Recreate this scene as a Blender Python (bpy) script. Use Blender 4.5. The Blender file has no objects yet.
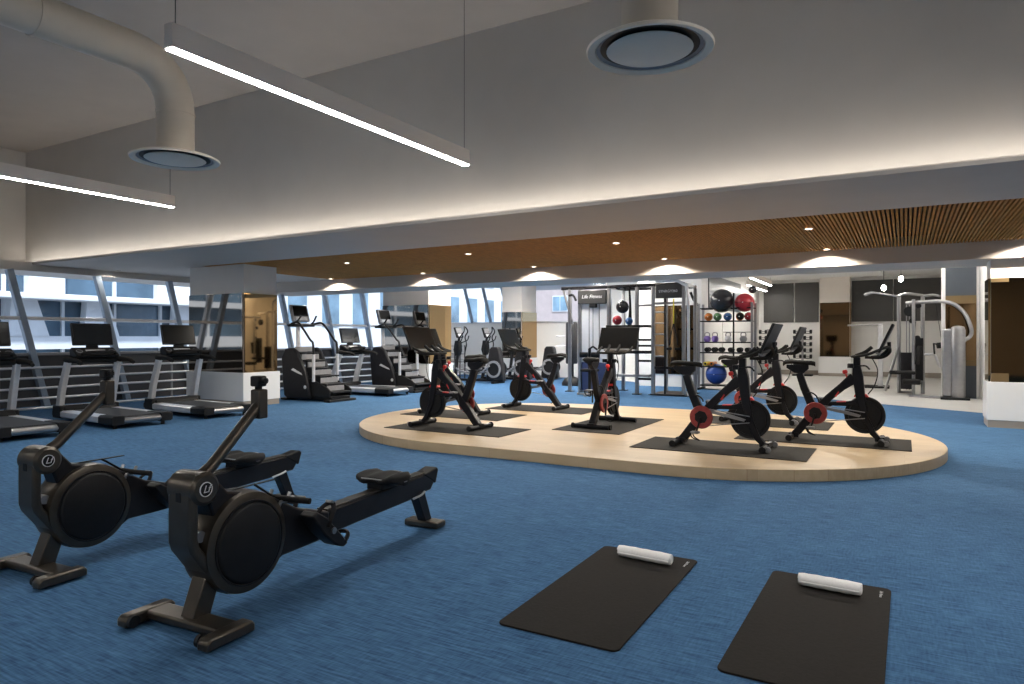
import bpy, math, random
from mathutils import Vector, Matrix, Quaternion
random.seed(7)
S = bpy.context.scene
COL = S.collection
PI = math.pi
R = math.radians

# ------------------------------------------------------------------ camera, exposure, world, sun
cam_d = bpy.data.cameras.new('camera')
cam = bpy.data.objects.new('camera', cam_d); COL.objects.link(cam)
cam.location = (0, 0, 1.35)
cam.rotation_euler = (R(90), 0, R(30))
cam_d.sensor_width = 36; cam_d.lens = 36 * 680 / 1024
cam_d.shift_y = -4 / 1024
cam_d.clip_end = 400
S.camera = cam
S.view_settings.view_transform = 'Standard'
S.view_settings.look = 'None'
S.view_settings.gamma = 1
S.view_settings.use_curve_mapping = False
S.view_settings.exposure = 1.62
try:
    S.cycles.use_denoising = True
    S.cycles.max_bounces = 8
    S.cycles.diffuse_bounces = 4
    S.cycles.glossy_bounces = 4
    S.cycles.transparent_max_bounces = 12
    S.cycles.sample_clamp_indirect = 4
except Exception:
    pass

PENDANT = 29.0      # emission of the suspended linear lamps
COVE = 11.0
SPOT_W = 48.0
BACK_LAMP = 22.0

W = bpy.data.worlds.new('sky'); S.world = W; W.use_nodes = True
nt = W.node_tree; nt.nodes.clear()
sk = nt.nodes.new('ShaderNodeTexSky'); sk.sky_type = 'HOSEK_WILKIE'; sk.turbidity = 5; sk.ground_albedo = .4
sk.sun_direction = (0.5, -0.5, 0.7)
mixw = nt.nodes.new('ShaderNodeMix'); mixw.data_type = 'RGBA'; mixw.inputs[0].default_value = .6
mixw.inputs[7].default_value = (.62, .76, 1, 1)
bgn = nt.nodes.new('ShaderNodeBackground'); bgn.inputs['Strength'].default_value = .8
wo = nt.nodes.new('ShaderNodeOutputWorld')
nt.links.new(sk.outputs[0], mixw.inputs[6]); nt.links.new(mixw.outputs[2], bgn.inputs[0]); nt.links.new(bgn.outputs[0], wo.inputs[0])
sd = bpy.data.lights.new('sun', 'SUN'); sd.energy = 1.7; sd.angle = R(3); sd.color = (1, .97, .93)
sun = bpy.data.objects.new('sun', sd); COL.objects.link(sun)
sun.rotation_euler = Vector((0.62, -0.45, 0.9)).to_track_quat('Z', 'Y').to_euler()

# ------------------------------------------------------------------ materials
M = {}
def mat(name, col, rough=.5, metal=0., var=0., vscale=20., emit=None, es=0., bump=0., coat=0., stretch=None):
    m = bpy.data.materials.new(name); m.use_nodes = True
    n = m.node_tree; b = n.nodes['Principled BSDF']
    b.inputs['Base Color'].default_value = (*col, 1)
    b.inputs['Roughness'].default_value = rough
    b.inputs['Metallic'].default_value = metal
    b.inputs['Coat Weight'].default_value = coat
    if emit:
        b.inputs['Emission Color'].default_value = (*emit, 1); b.inputs['Emission Strength'].default_value = es
    if var or bump:
        tc = n.nodes.new('ShaderNodeTexCoord'); nz = n.nodes.new('ShaderNodeTexNoise')
        nz.inputs['Scale'].default_value = vscale; nz.inputs['Detail'].default_value = 4
        if stretch:
            mp = n.nodes.new('ShaderNodeMapping'); mp.inputs['Scale'].default_value = stretch
            n.links.new(tc.outputs['Object'], mp.inputs[0]); n.links.new(mp.outputs[0], nz.inputs[0])
        else:
            n.links.new(tc.outputs['Object'], nz.inputs[0])
        if var:
            cr = n.nodes.new('ShaderNodeValToRGB')
            cr.color_ramp.elements[0].position = .3; cr.color_ramp.elements[1].position = .7
            cr.color_ramp.elements[0].color = (*[max(0, c * (1 - var)) for c in col], 1)
            cr.color_ramp.elements[1].color = (*[min(1, c * (1 + var)) for c in col], 1)
            n.links.new(nz.outputs[0], cr.inputs[0]); n.links.new(cr.outputs[0], b.inputs['Base Color'])
        if bump:
            bp = n.nodes.new('ShaderNodeBump'); bp.inputs['Strength'].default_value = bump; bp.inputs['Distance'].default_value = .01
            n.links.new(nz.outputs[0], bp.inputs['Height']); n.links.new(bp.outputs[0], b.inputs['Normal'])
    M[name] = m
    return m
mat('white_paint', (.76, .70, .64), .6, var=.02, vscale=3)
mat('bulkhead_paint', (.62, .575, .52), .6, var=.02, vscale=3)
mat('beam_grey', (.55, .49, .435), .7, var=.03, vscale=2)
mat('wall_white', (.80, .79, .77), .5, var=.02, vscale=3)
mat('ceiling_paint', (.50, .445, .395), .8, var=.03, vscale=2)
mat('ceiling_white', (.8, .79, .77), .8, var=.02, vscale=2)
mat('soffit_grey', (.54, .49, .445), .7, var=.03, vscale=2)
mat('dark_panel', (.055, .053, .05), .35, var=.08, vscale=3)
mat('low_wall', (.05, .05, .055), .5, var=.1, vscale=3)
mat('base_trim', (.33, .29, .25), .5, var=.05, vscale=8)
mat('base_panel', (.82, .82, .82), .25, var=.01, vscale=3)
mat('mirror_bronze', (.42, .28, .14), .03, 1., var=.015, vscale=1.5)
mat('mirror_grey', (.36, .31, .26), .03, 1., var=.015, vscale=1.5)
mat('slat_wood', (.42, .185, .028), .8, var=.25, vscale=6, stretch=(8, 1, 8))
mat('slat_back', (.03, .016, .006), .9, var=.2, vscale=9)
mat('tile', (.62, .60, .57), .35, var=.05, vscale=3)
mat('black', (.009, .009, .010), .5, var=.15, vscale=30)
mat('black_soft', (.013, .0125, .0125), .75, var=.2, vscale=60, bump=.1)
mat('frame_dark', (.022, .021, .023), .36, .35, var=.12, vscale=12)
mat('bronze_metal', (.085, .073, .060), .32, .7, var=.12, vscale=10)
mat('bike_black', (.013, .013, .016), .36, .2, var=.15, vscale=20)
mat('red', (.62, .03, .03), .4, var=.1, vscale=20)
mat('red_soft', (.34, .06, .055), .35, .4, var=.2, vscale=20)
mat('silver', (.74, .74, .76), .30, .55, var=.05, vscale=12)
mat('steel', (.36, .355, .36), .33, .85, var=.06, vscale=12)
mat('grey_plastic', (.25, .25, .26), .5, var=.08, vscale=15)
mat('light_plastic', (.6, .6, .62), .45, var=.04, vscale=15)
mat('screen', (.012, .013, .014), .16, var=.1, vscale=2)
mat('belt', (.03, .033, .04), .7, var=.15, vscale=40)
mat('mat_rubber', (.017, .0145, .0125), .85, var=.12, vscale=60, bump=.15)
mat('bike_mat', (.020, .0175, .0145), .85, var=.15, vscale=60, bump=.2)
mat('towel', (.95, .945, .93), .95, var=.015, vscale=90, bump=.12)
mat('face_cream', (.86, .77, .65), .55, var=.02, vscale=5)
mat('duct', (.60, .53, .44), .55, var=.03, vscale=6)
mat('shroud_white', (.88, .89, .92), .35, var=.02, vscale=6)
mat('shroud_reflection', (.05, .07, .17), .3, var=.05, vscale=6)
mat('ink', (.85, .85, .85), .5, var=.02, vscale=30)
mat('ball_blue', (.02, .07, .33), .35, var=.08, vscale=8)
mat('ball_black', (.03, .028, .03), .22, var=.1, vscale=8)
mat('ball_red', (.42, .02, .03), .3, var=.1, vscale=8)
mat('orange', (.65, .20, .03), .5, var=.1, vscale=15)
mat('yellow', (.75, .6, .05), .5, var=.1, vscale=15)
mat('green', (.10, .25, .10), .5, var=.1, vscale=15)
mat('lime', (.4, .62, .06), .5, var=.1, vscale=15)
mat('blue_mid', (.04, .13, .32), .5, var=.1, vscale=15)
mat('purple', (.20, .12, .42), .45, var=.1, vscale=15)
mat('bag_leather', (.02, .02, .022), .5, var=.2, vscale=20)
mat('ext_white', (.80, .82, .85), .7, var=.04, vscale=2)
mat('ext_glass', (.08, .13, .18), .08, var=.5, vscale=.5)
mat('ext_glass_pale', (.22, .34, .44), .12, var=.4, vscale=.6)
mat('ext_pink', (.56, .46, .44), .8, var=.06, vscale=2)
mat('ext_ground', (.25, .25, .25), .9, var=.1, vscale=1)
mat('post_blue', (.28, .34, .42), .4, .3, var=.05, vscale=5)
mat('diffuser', (.9, .9, .9), .5, emit=(1, .96, .9), es=PENDANT, var=.01)
mat('back_diffuser', (.9, .9, .9), .5, emit=(1, .95, .88), es=BACK_LAMP, var=.01)
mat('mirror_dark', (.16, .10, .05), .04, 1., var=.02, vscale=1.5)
mat('gold_reflection', (.17, .11, .045), .5, .2, var=.05, vscale=8)  # gold of the room as reflected in the mirrors, painted on
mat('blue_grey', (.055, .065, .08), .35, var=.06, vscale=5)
mat('cove_led', (.9, .9, .9), .5, emit=(1, .96, .90), es=COVE, var=.01)
mat('lamp_glow', (.9, .9, .9), .5, emit=(1, .93, .82), es=25, var=.01)
mat('downlight_glow', (.9, .9, .9), .5, emit=(1, .9, .75), es=6, var=.01)

for n_ in ('black', 'black_soft', 'bike_black', 'frame_dark', 'mat_rubber', 'bike_mat'): M[n_].node_tree.nodes['Principled BSDF'].inputs['Specular IOR Level'].default_value = .28
def glass(name, tint, fac):
    m = bpy.data.materials.new(name); m.use_nodes = True; n = m.node_tree; n.nodes.clear()
    o = n.nodes.new('ShaderNodeOutputMaterial'); mx = n.nodes.new('ShaderNodeMixShader')
    t = n.nodes.new('ShaderNodeBsdfTransparent'); g = n.nodes.new('ShaderNodeBsdfGlossy')
    t.inputs[0].default_value = (*tint, 1); g.inputs['Roughness'].default_value = .01
    fr = n.nodes.new('ShaderNodeFresnel'); fr.inputs[0].default_value = fac
    n.links.new(fr.outputs[0], mx.inputs[0]); n.links.new(t.outputs[0], mx.inputs[1]); n.links.new(g.outputs[0], mx.inputs[2])
    n.links.new(mx.outputs[0], o.inputs[0]); M[name] = m
glass('window_glass', (.82, .90, .97), 1.35)

def carpet():
    m = bpy.data.materials.new('carpet'); m.use_nodes = True; n = m.node_tree; b = n.nodes['Principled BSDF']
    b.inputs['Roughness'].default_value = .95
    b.inputs['Specular IOR Level'].default_value = .15
    tc = n.nodes.new('ShaderNodeTexCoord')
    def noise(sc, scale, det):
        mp = n.nodes.new('ShaderNodeMapping'); mp.inputs['Scale'].default_value = sc
        nz = n.nodes.new('ShaderNodeTexNoise'); nz.inputs['Scale'].default_value = scale; nz.inputs['Detail'].default_value = det
        n.links.new(tc.outputs['Object'], mp.inputs[0]); n.links.new(mp.outputs[0], nz.inputs[0]); return nz
    a = noise((7, 80, 1), 1, 4); c = noise((90, 14, 1), 1, 2); d = noise((1, 1.6, 1), 1.2, 2)
    add = n.nodes.new('ShaderNodeMath'); add.operation = 'MULTIPLY_ADD'
    n.links.new(a.outputs[0], add.inputs[0]); add.inputs[1].default_value = .62
    ad2 = n.nodes.new('ShaderNodeMath'); ad2.operation = 'MULTIPLY_ADD'; ad2.inputs[1].default_value = .26
    n.links.new(c.outputs[0], ad2.inputs[0])
    ad3 = n.nodes.new('ShaderNodeMath'); ad3.operation = 'MULTIPLY'; ad3.inputs[1].default_value = .12
    n.links.new(d.outputs[0], ad3.inputs[0]); n.links.new(ad3.outputs[0], ad2.inputs[2]); n.links.new(ad2.outputs[0], add.inputs[2])
    cr = n.nodes.new('ShaderNodeValToRGB'); e = cr.color_ramp.elements
    e[0].position = .34; e[0].color = CARPET_DARK; e[1].position = .66; e[1].color = CARPET_LIGHT
    n.links.new(add.outputs[0], cr.inputs[0]); n.links.new(cr.outputs[0], b.inputs['Base Color'])
    bp = n.nodes.new('ShaderNodeBump'); bp.inputs['Strength'].default_value = .35; bp.inputs['Distance'].default_value = .006
    n.links.new(add.outputs[0], bp.inputs['Height']); n.links.new(bp.outputs[0], b.inputs['Normal'])
    M['carpet'] = m
CARPET_DARK = (.026, .075, .160, 1); CARPET_LIGHT = (.088, .205, .38, 1)
carpet()

def planks():
    m = bpy.data.materials.new('platform_wood'); m.use_nodes = True; n = m.node_tree; b = n.nodes['Principled BSDF']
    b.inputs['Roughness'].default_value = .42
    tc = n.nodes.new('ShaderNodeTexCoord')
    br = n.nodes.new('ShaderNodeTexBrick'); br.inputs['Scale'].default_value = 1
    br.inputs['Brick Width'].default_value = 1.2; br.inputs['Row Height'].default_value = .18; br.inputs['Mortar Size'].default_value = .0015
    br.inputs['Color1'].default_value = (.50, .37, .225, 1); br.inputs['Color2'].default_value = (.57, .43, .265, 1); br.inputs['Mortar'].default_value = (.42, .28, .16, 1)
    br.offset = .37
    n.links.new(tc.outputs['Object'], br.inputs[0])
    mp = n.nodes.new('ShaderNodeMapping'); mp.inputs['Scale'].default_value = (2, 30, 8)
    nz = n.nodes.new('ShaderNodeTexNoise'); nz.inputs['Scale'].default_value = 1.2; nz.inputs['Detail'].default_value = 5
    n.links.new(tc.outputs['Object'], mp.inputs[0]); n.links.new(mp.outputs[0], nz.inputs[0])
    mx = n.nodes.new('ShaderNodeMix'); mx.data_type = 'RGBA'; mx.blend_type = 'MULTIPLY'; mx.inputs[0].default_value = .35
    cr = n.nodes.new('ShaderNodeValToRGB'); cr.color_ramp.elements[0].position = .35; cr.color_ramp.elements[1].position = .65
    cr.color_ramp.elements[0].color = (.72, .68, .6, 1)
    n.links.new(nz.outputs[0], cr.inputs[0]); n.links.new(br.outputs[0], mx.inputs[6]); n.links.new(cr.outputs[0], mx.inputs[7])
    n.links.new(mx.outputs[2], b.inputs['Base Color']); M['platform_wood'] = m
planks()

# ------------------------------------------------------------------ mesh helpers
class MB:
    def __init__(s): s.v = []; s.f = []
    def add(s, vs, fs):
        o = len(s.v); s.v += [tuple(v) for v in vs]; s.f += [tuple(i + o for i in f) for f in fs]; return s
    def box(s, x0, x1, y0, y1, z0, z1):
        return s.add([(x0,y0,z0),(x1,y0,z0),(x1,y1,z0),(x0,y1,z0),(x0,y0,z1),(x1,y0,z1),(x1,y1,z1),(x0,y1,z1)],
                     [(3,2,1,0),(4,5,6,7),(0,1,5,4),(1,2,6,5),(2,3,7,6),(3,0,4,7)])
    def obox(s, c, size, rot=(0,0,0)):
        from mathutils import Euler
        m = Euler(rot).to_matrix(); h = [t / 2 for t in size]; c = Vector(c)
        vs = [c + m @ Vector((sx*h[0], sy*h[1], sz*h[2])) for sx,sy,sz in [(-1,-1,-1),(1,-1,-1),(1,1,-1),(-1,1,-1),(-1,-1,1),(1,-1,1),(1,1,1),(-1,1,1)]]
        return s.add(vs, [(3,2,1,0),(4,5,6,7),(0,1,5,4),(1,2,6,5),(2,3,7,6),(3,0,4,7)])
    def prism(s, prof, y0, y1, axis='y'):
        # prof: list of (a, b); axis y -> (a, y, b); axis x -> (x, a, b); axis z -> (a, b, z)
        a = sum(prof[i][0]*prof[(i+1)%len(prof)][1] - prof[(i+1)%len(prof)][0]*prof[i][1] for i in range(len(prof)))
        if (a > 0) == (axis == 'y'): prof = prof[::-1]
        n = len(prof)
        def P(p, t): return (p[0], t, p[1]) if axis == 'y' else (t, p[0], p[1]) if axis == 'x' else (p[0], p[1], t)
        vs = [P(p, y0) for p in prof] + [P(p, y1) for p in prof]
        fl = [tuple(range(n))[::-1], tuple(range(n, 2*n))]
        sd = [(i, (i+1) % n, n + (i+1) % n, n + i) for i in range(n)]
        if axis == 'x': fl = [f[::-1] for f in fl]; sd = [f[::-1] for f in sd]; 
        return s.add(vs, fl + sd)
    def tube(s, pts, r, n=10, closed=False, smooth=0, flat=1., up=None, caps=True):
        pts = [Vector(p) for p in pts]
        if smooth and len(pts) > 2:
            q = []; N = len(pts)
            rng = range(N if closed else N - 1)
            for i in rng:
                p0 = pts[(i-1) % N] if (closed or i > 0) else pts[0]*2 - pts[1]
                p1 = pts[i]; p2 = pts[(i+1) % N]
                p3 = pts[(i+2) % N] if (closed or i + 2 < N) else pts[-1]*2 - pts[-2]
                for k in range(smooth):
                    t = k / smooth
                    q.append(.5*((2*p1)+(p2-p0)*t+(2*p0-5*p1+4*p2-p3)*t*t+(3*p1-p0-3*p2+p3)*t**3))
            if not closed: q.append(pts[-1])
            if isinstance(r, (list, tuple)):
                rr = []
                for i in rng:
                    for k in range(smooth): rr.append(r[i] + (r[(i+1) % N]-r[i])*k/smooth)
                if not closed: rr.append(r[-1])
                r = rr
            pts = q
        N = len(pts)
        if not isinstance(r, (list, tuple)): r = [r]*N
        T = []
        for i in range(N):
            a = pts[(i-1) % N] if (closed or i > 0) else pts[i]
            b = pts[(i+1) % N] if (closed or i < N-1) else pts[i]
            T.append((b - a).normalized())
        u = Vector(up) if up else (Vector((0,0,1)) if abs(T[0].z) < .9 else Vector((1,0,0)))
        vs = []; fs = []
        for i in range(N):
            u = (u - T[i]*u.dot(T[i])).normalized(); w = T[i].cross(u)
            for k in range(n):
                a = 2*PI*k/n + (PI/n if n == 4 else 0)
                vs.append(pts[i] + u*math.cos(a)*r[i]*flat + w*math.sin(a)*r[i])
        for i in range(N if closed else N-1):
            j = (i+1) % N
            for k in range(n):
                l = (k+1) % n
                fs.append((i*n+k, i*n+l, j*n+l, j*n+k))
        if caps and not closed:
            fs.append(tuple(range(n))[::-1]); fs.append(tuple((N-1)*n+k for k in range(n)))
        return s.add(vs, fs)
    def lathe(s, prof, c=(0,0,0), axis=(0,0,1), n=28):
        q = Vector((0,0,1)).rotation_difference(Vector(axis)); c = Vector(c)
        vs = []; fs = []; ids = []
        for (r, h) in prof:
            if r < 1e-6: vs.append(c + q @ Vector((0,0,h))); ids.append([len(vs)-1])
            else:
                row = []
                for k in range(n):
                    a = 2*PI*k/n; vs.append(c + q @ Vector((r*math.cos(a), r*math.sin(a), h))); row.append(len(vs)-1)
                ids.append(row)
        for i in range(len(ids)-1):
            A, B = ids[i], ids[i+1]
            for k in range(n):
                l = (k+1) % n
                if len(A) == 1 and len(B) == 1: break
                if len(A) == 1: fs.append((A[0], B[l], B[k]))
                elif len(B) == 1: fs.append((A[k], A[l], B[0]))
                else: fs.append((A[k], A[l], B[l], B[k]))
        return s.add(vs, fs)
    def cyl(s, c, axis, r, h, n=24):
        # centred cylinder
        return s.lathe([(0,-h/2),(r,-h/2),(r,h/2),(0,h/2)], c, axis, n)
    def ring(s, c, axis, ro, ri, h, n=32):
        return s.lathe([(ri,-h/2),(ro,-h/2),(ro,h/2),(ri,h/2),(ri,-h/2)], c, axis, n)
    def sphere(s, c, r, n=24, m=14, sz=1.):
        return s.lathe([(r*math.sin(PI*i/m) if 0 < i < m else 0, -r*sz*math.cos(PI*i/m)) for i in range(m+1)], c, (0,0,1), n)
    def loft(s, rings, cap=True):
        n = len(rings[0]); vs = [p for rg in rings for p in rg]; fs = []
        for i in range(len(rings)-1):
            for k in range(n):
                l = (k+1) % n; fs.append((i*n+k, i*n+l, (i+1)*n+l, (i+1)*n+k))
        if cap: fs.append(tuple(range(n))[::-1]); fs.append(tuple((len(rings)-1)*n+k for k in range(n)))
        return s.add(vs, fs)

def obj(name, mb, m, parent=None, bevel=0, seg=2, loc=None, smooth=38, fix=True):
    me = bpy.data.meshes.new(name); me.from_pydata(mb.v, [], mb.f)
    if fix:
        import bmesh
        b = bmesh.new(); b.from_mesh(me); bmesh.ops.recalc_face_normals(b, faces=b.faces[:]); b.to_mesh(me); b.free()
    me.materials.append(M[m] if isinstance(m, str) else m)
    me.update()
    if smooth:
        me.polygons.foreach_set('use_smooth', [True]*len(me.polygons)); me.set_sharp_from_angle(angle=R(smooth))
    o = bpy.data.objects.new(name, me); COL.objects.link(o)
    if parent: o.parent = parent
    if loc: o.location = loc
    if bevel:
        md = o.modifiers.new('bevel', 'BEVEL'); md.width = bevel; md.segments = seg; md.limit_method = 'ANGLE'; md.angle_limit = R(40)
    return o
def tag(o, label=None, cat=None, group=None, kind=None):
    if label: o['label'] = label
    if cat: o['category'] = cat
    if group: o['group'] = group
    if kind: o['kind'] = kind
    return o
def struct(name, mb, m, **k):
    o = obj(name, mb, m, **k)
    if not o.parent: o['kind'] = 'structure'
    return o
def thing(name, label, cat, loc=(0,0,0), rz=0, group=None):
    o = bpy.data.objects.new(name, None); COL.objects.link(o); o.empty_display_size = .1
    o.location = loc; o.rotation_euler = (0, 0, rz)
    return tag(o, label, cat, group)
def kids(o): return [c for c in bpy.data.objects if c.parent == o]
def dup(root, loc, rz=None, label=None, group=None):
    def rec(o, par):
        c = o.copy(); COL.objects.link(c); c.parent = par
        for ch in kids(o): rec(ch, c)
        return c
    r = rec(root, None); r.location = loc
    if rz is not None: r.rotation_euler = (0, 0, rz)
    if label: r['label'] = label
    if group: r['group'] = group
    return r
def text(name, body, size, m, parent, mtx, extrude=.002, italic=0.):
    cu = bpy.data.curves.new(name, 'FONT'); cu.body = body; cu.size = size; cu.extrude = extrude
    cu.align_x = 'CENTER'; cu.align_y = 'CENTER'; cu.shear = italic
    tmp = bpy.data.objects.new('tmp', cu); COL.objects.link(tmp)
    bpy.context.view_layer.update()
    me = bpy.data.meshes.new_from_object(tmp.evaluated_get(bpy.context.evaluated_depsgraph_get()))
    bpy.data.objects.remove(tmp)
    me.materials.clear(); me.materials.append(M[m])
    me.transform(mtx)
    o = bpy.data.objects.new(name, me); COL.objects.link(o); o.parent = parent
    return o
def frame(origin, xdir, ydir):
    x = Vector(xdir).normalized(); y = Vector(ydir).normalized(); z = x.cross(y)
    m = Matrix.Identity(4)
    for i in range(3): m[i][0] = x[i]; m[i][1] = y[i]; m[i][2] = z[i]; m[i][3] = origin[i]
    return m

# ================================================================== THE SETTING
XW = -14.9
struct('floor', MB().box(-15.2, 5.2, -5.2, 27.2, -.12, 0), 'carpet')
# pale tiled floor beyond the diagonal carpet edge (laid flush, 4 mm proud)
tile_poly = [(-8.6, 20.98), (-6.6, 19.5), (-4.8, 18.4), (-2.25, 17.05), (-.34, 15.75), (.95, 15.0), (1.45, 14.7), (1.45, 26.98), (-4.75, 26.98), (-4.75, 20.98)]
struct('floor_tile', MB().prism(tile_poly, .0005, .005, 'z'), 'tile')
# near zone: high ceiling and its bulkhead
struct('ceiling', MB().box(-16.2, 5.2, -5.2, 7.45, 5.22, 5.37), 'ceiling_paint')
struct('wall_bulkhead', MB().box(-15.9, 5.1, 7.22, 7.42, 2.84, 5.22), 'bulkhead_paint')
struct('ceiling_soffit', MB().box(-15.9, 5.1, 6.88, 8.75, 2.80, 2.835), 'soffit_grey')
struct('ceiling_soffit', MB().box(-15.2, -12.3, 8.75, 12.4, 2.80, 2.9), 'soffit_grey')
struct('ceiling_void', MB().box(-15.9, 5.1, 7.42, 12.4, 2.95, 3.0), 'slat_back')
sl = MB(); x = -12.28
while x < 5.0:
    sl.box(x, x + .026, 8.75, 12.4, 2.80, 2.845); x += .046
struct('ceiling_slats', sl, 'slat_wood', fix=False, smooth=0)
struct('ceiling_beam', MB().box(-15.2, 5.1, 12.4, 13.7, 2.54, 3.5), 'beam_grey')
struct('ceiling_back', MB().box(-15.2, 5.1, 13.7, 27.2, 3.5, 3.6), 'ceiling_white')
cove = struct('trim_1', MB().box(-15.1, 5.0, 6.895, 6.905, 2.835, 2.85), 'white_paint')
led = obj('cove_light_strip', MB().box(-15.7, 4.9, 7.03, 7.05, 2.836, 2.842), 'cove_led'); tag(led, kind='structure')
# outer walls
struct('wall_left', MB().box(-15.9, XW, -5.2, 13.0, 2.67, 2.84).box(-16.1, -15.9, -5.2, 13.0, 2.67, 5.37).box(-15.25, XW, 13.0, 21.0, 3.3, 3.6), 'bulkhead_paint')
struct('wall_left_low', MB().box(XW - .12, XW, -5.2, 21.0, 0, 1.04), 'low_wall')
struct('wall_front', MB().box(-16.1, 5.2, -5.2, -5.0, 0, 5.3), 'white_paint')
struct('wall_right', MB().box(5.0, 5.2, -5.0, 12.7, 0, 5.3), 'white_paint')
struct('wall_right', MB().box(1.45, 1.6, 13.1, 27.2, 0, 3.5), 'wall_white')
struct('wall_back', MB().box(-14.9, -4.75, 21.0, 21.15, 0, 1.88).box(-8.5, -6.6, 21.0, 21.15, 1.88, 3.5).box(-14.9, -8.5, 21.0, 21.15, 3.35, 3.5), 'wall_white')
struct('wall_back', MB().box(-6.0, 1.6, 27.0, 27.2, 0, 3.5), 'wall_white')
struct('baseboard_back', MB().box(-4.7, 1.4, 26.96, 27.0, 0, .17), 'base_trim')
struct('wall_partition', MB().box(-6.6, -4.78, 18.6, 27.0, 0, 3.5), 'wall_white')
p = struct('wall_partition_mirror', MB().box(-6.1, -4.85, 18.57, 18.6, .35, 2.25), 'mirror_dark')
# dark upper panels on the far wall
for x0, x1 in [(-4.6, -3.55), (-3.5, -2.70), (-1.62, -.35), (-.32, 1.10)]:
    struct('wall_panel', MB().box(x0, x1, 26.93, 27.0, 1.93, 3.38), 'dark_panel', bevel=.006)
struct('wall_panel', MB().box(-4.78, -4.755, 19.3, 23.6, 2.2, 3.15), 'blue_grey', bevel=.005)
# dropped box bulkheads under the far ceiling
struct('ceiling_drop', MB().box(-4.7, 1.4, 19.4, 19.9, 3.22, 3.5).box(-2.2, -.6, 19.9, 24, 3.3, 3.5), 'ceiling_white')

def column(name, x0, x1, y0, y1, top, zb=.67, zm=2.23, mm='mirror_bronze', faces='xy', proud=.05, mg='mirror_grey'):
    c = struct(name, MB().box(x0, x1, y0, y1, 0, top), 'white_paint')
    obj('base_panel', MB().box(x0 - proud, x1 + proud, y0 - proud, y1 + proud, 0.11, zb), 'base_panel', c, bevel=.006)
    obj('base_trim', MB().box(x0 - proud + .012, x1 + proud - .012, y0 - proud + .012, y1 + proud - .012, 0, .11), 'base_trim', c)
    g = .006
    obj('mirror_panel', MB().box(x0 + g, x1 - g, y0 - .03, y0, zb, zm), mg, c)
    obj('mirror_panel', MB().box(x1, x1 + .03, y0 + g, y1 - g, zb, zm), mm, c)
    if faces == 'all': obj('mirror_panel', MB().box(x0 - .03, x0, y0 + g, y1 - g, zb, zm), mm, c)
    return c
column('wall_column', -12.87, -11.2, 8.9, 9.7, 2.8)
column('wall_column', -12.4, -10.85, 14.4, 15.4, 3.5)
column('wall_column', -11.9, -11.15, 19.95, 21.0, 3.5)
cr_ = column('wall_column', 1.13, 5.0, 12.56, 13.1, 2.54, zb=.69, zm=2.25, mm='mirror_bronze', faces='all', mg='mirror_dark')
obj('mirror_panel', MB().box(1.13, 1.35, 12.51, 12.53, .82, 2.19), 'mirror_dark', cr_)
obj('reflected_strip', MB().box(1.13, 1.35, 12.51, 12.53, .69, .82), 'gold_reflection', cr_)  # gold strips paint the room's reflection onto the mirror edge
obj('reflected_strip', MB().box(1.13, 1.35, 12.51, 12.53, 2.19, 2.25), 'gold_reflection', cr_)
column('wall_column', -2.62, -1.66, 26.5, 27.0, 3.5, zb=.69, zm=2.6, mg='mirror_dark')
# floor to ceiling mirror beside the silver weight tower, its reflection painted as coloured bands
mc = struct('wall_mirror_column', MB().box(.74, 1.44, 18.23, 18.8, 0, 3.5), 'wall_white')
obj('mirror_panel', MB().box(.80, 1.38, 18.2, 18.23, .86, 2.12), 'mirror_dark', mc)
obj('lower_reflection', MB().box(.80, 1.38, 18.2, 18.23, 0, .73), 'blue_grey', mc)
obj('reflected_strip', MB().box(.80, 1.38, 18.19, 18.23, .73, .86), 'gold_reflection', mc)
obj('reflected_strip', MB().box(.80, 1.38, 18.19, 18.23, 2.12, 2.30), 'gold_reflection', mc)
obj('upper_reflection', MB().box(.80, 1.38, 18.2, 18.23, 2.30, 2.95), 'blue_grey', mc)

# windows on the left: slanted posts, a transom, panes, a sill
YT = [6.45 + 1.63*k for k in range(-7, 9)]
wn = 0
for k in range(len(YT) - 1):
    a, b = YT[k], YT[k+1]
    if b > 21.2: continue
    wn += 1
    zt = 2.67 if b < 13.3 else 3.3
    def yl(y, z): return y + (2.67 - z) * .245
    w = MB().add([(XW, yl(a, 1.04), 1.04), (XW, yl(b, 1.04), 1.04), (XW, yl(b, zt), zt), (XW, yl(a, zt), zt)], [(0,1,2,3)])
    wo_ = struct(f'window_{wn}', w, 'window_glass', fix=False)
    obj('window_post', MB().tube([(XW + .07, yl(a, zt), zt), (XW + .07, yl(a, 0), 0)], .085, 4, up=(1,0,0)), 'post_blue', wo_, bevel=.01)
    if k in (6, 7): obj('window_post', MB().tube([(XW - .85, yl(a, 3.2) - .25, 3.2), (XW - .85, yl(a, -1) - .25, -1)], .08, 8), 'silver', wo_)
struct('trim_2', MB().box(XW - .05, XW + .12, -5, 21, 1.70, 1.77), 'silver', bevel=.008)
struct('trim_3', MB().box(XW - .08, XW + .06, -5, 21, 1.00, 1.06), 'grey_plastic', bevel=.008)
wn += 1
wb = struct(f'window_{wn}', MB().add([(-14.9, 21.07, 1.88), (-8.5, 21.07, 1.88), (-8.5, 21.07, 3.35), (-14.9, 21.07, 3.35)], [(0,1,2,3)]), 'window_glass', fix=False)
obj('window_frame', MB().box(-14.9, -8.5, 21.0, 21.12, 1.86, 1.93).box(-14.9, -8.5, 21.0, 21.12, 3.28, 3.35).box(-8.56, -8.5, 21.0, 21.12, 1.9, 3.3), 'silver', wb)
for xx in (-14.2, -13.4, -12.6):
    obj('window_post', MB().tube([(xx, 21.02, 3.3), (xx + .38, 21.02, 1.9)], .06, 4, up=(0,1,0)), 'post_blue', wb)

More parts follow.
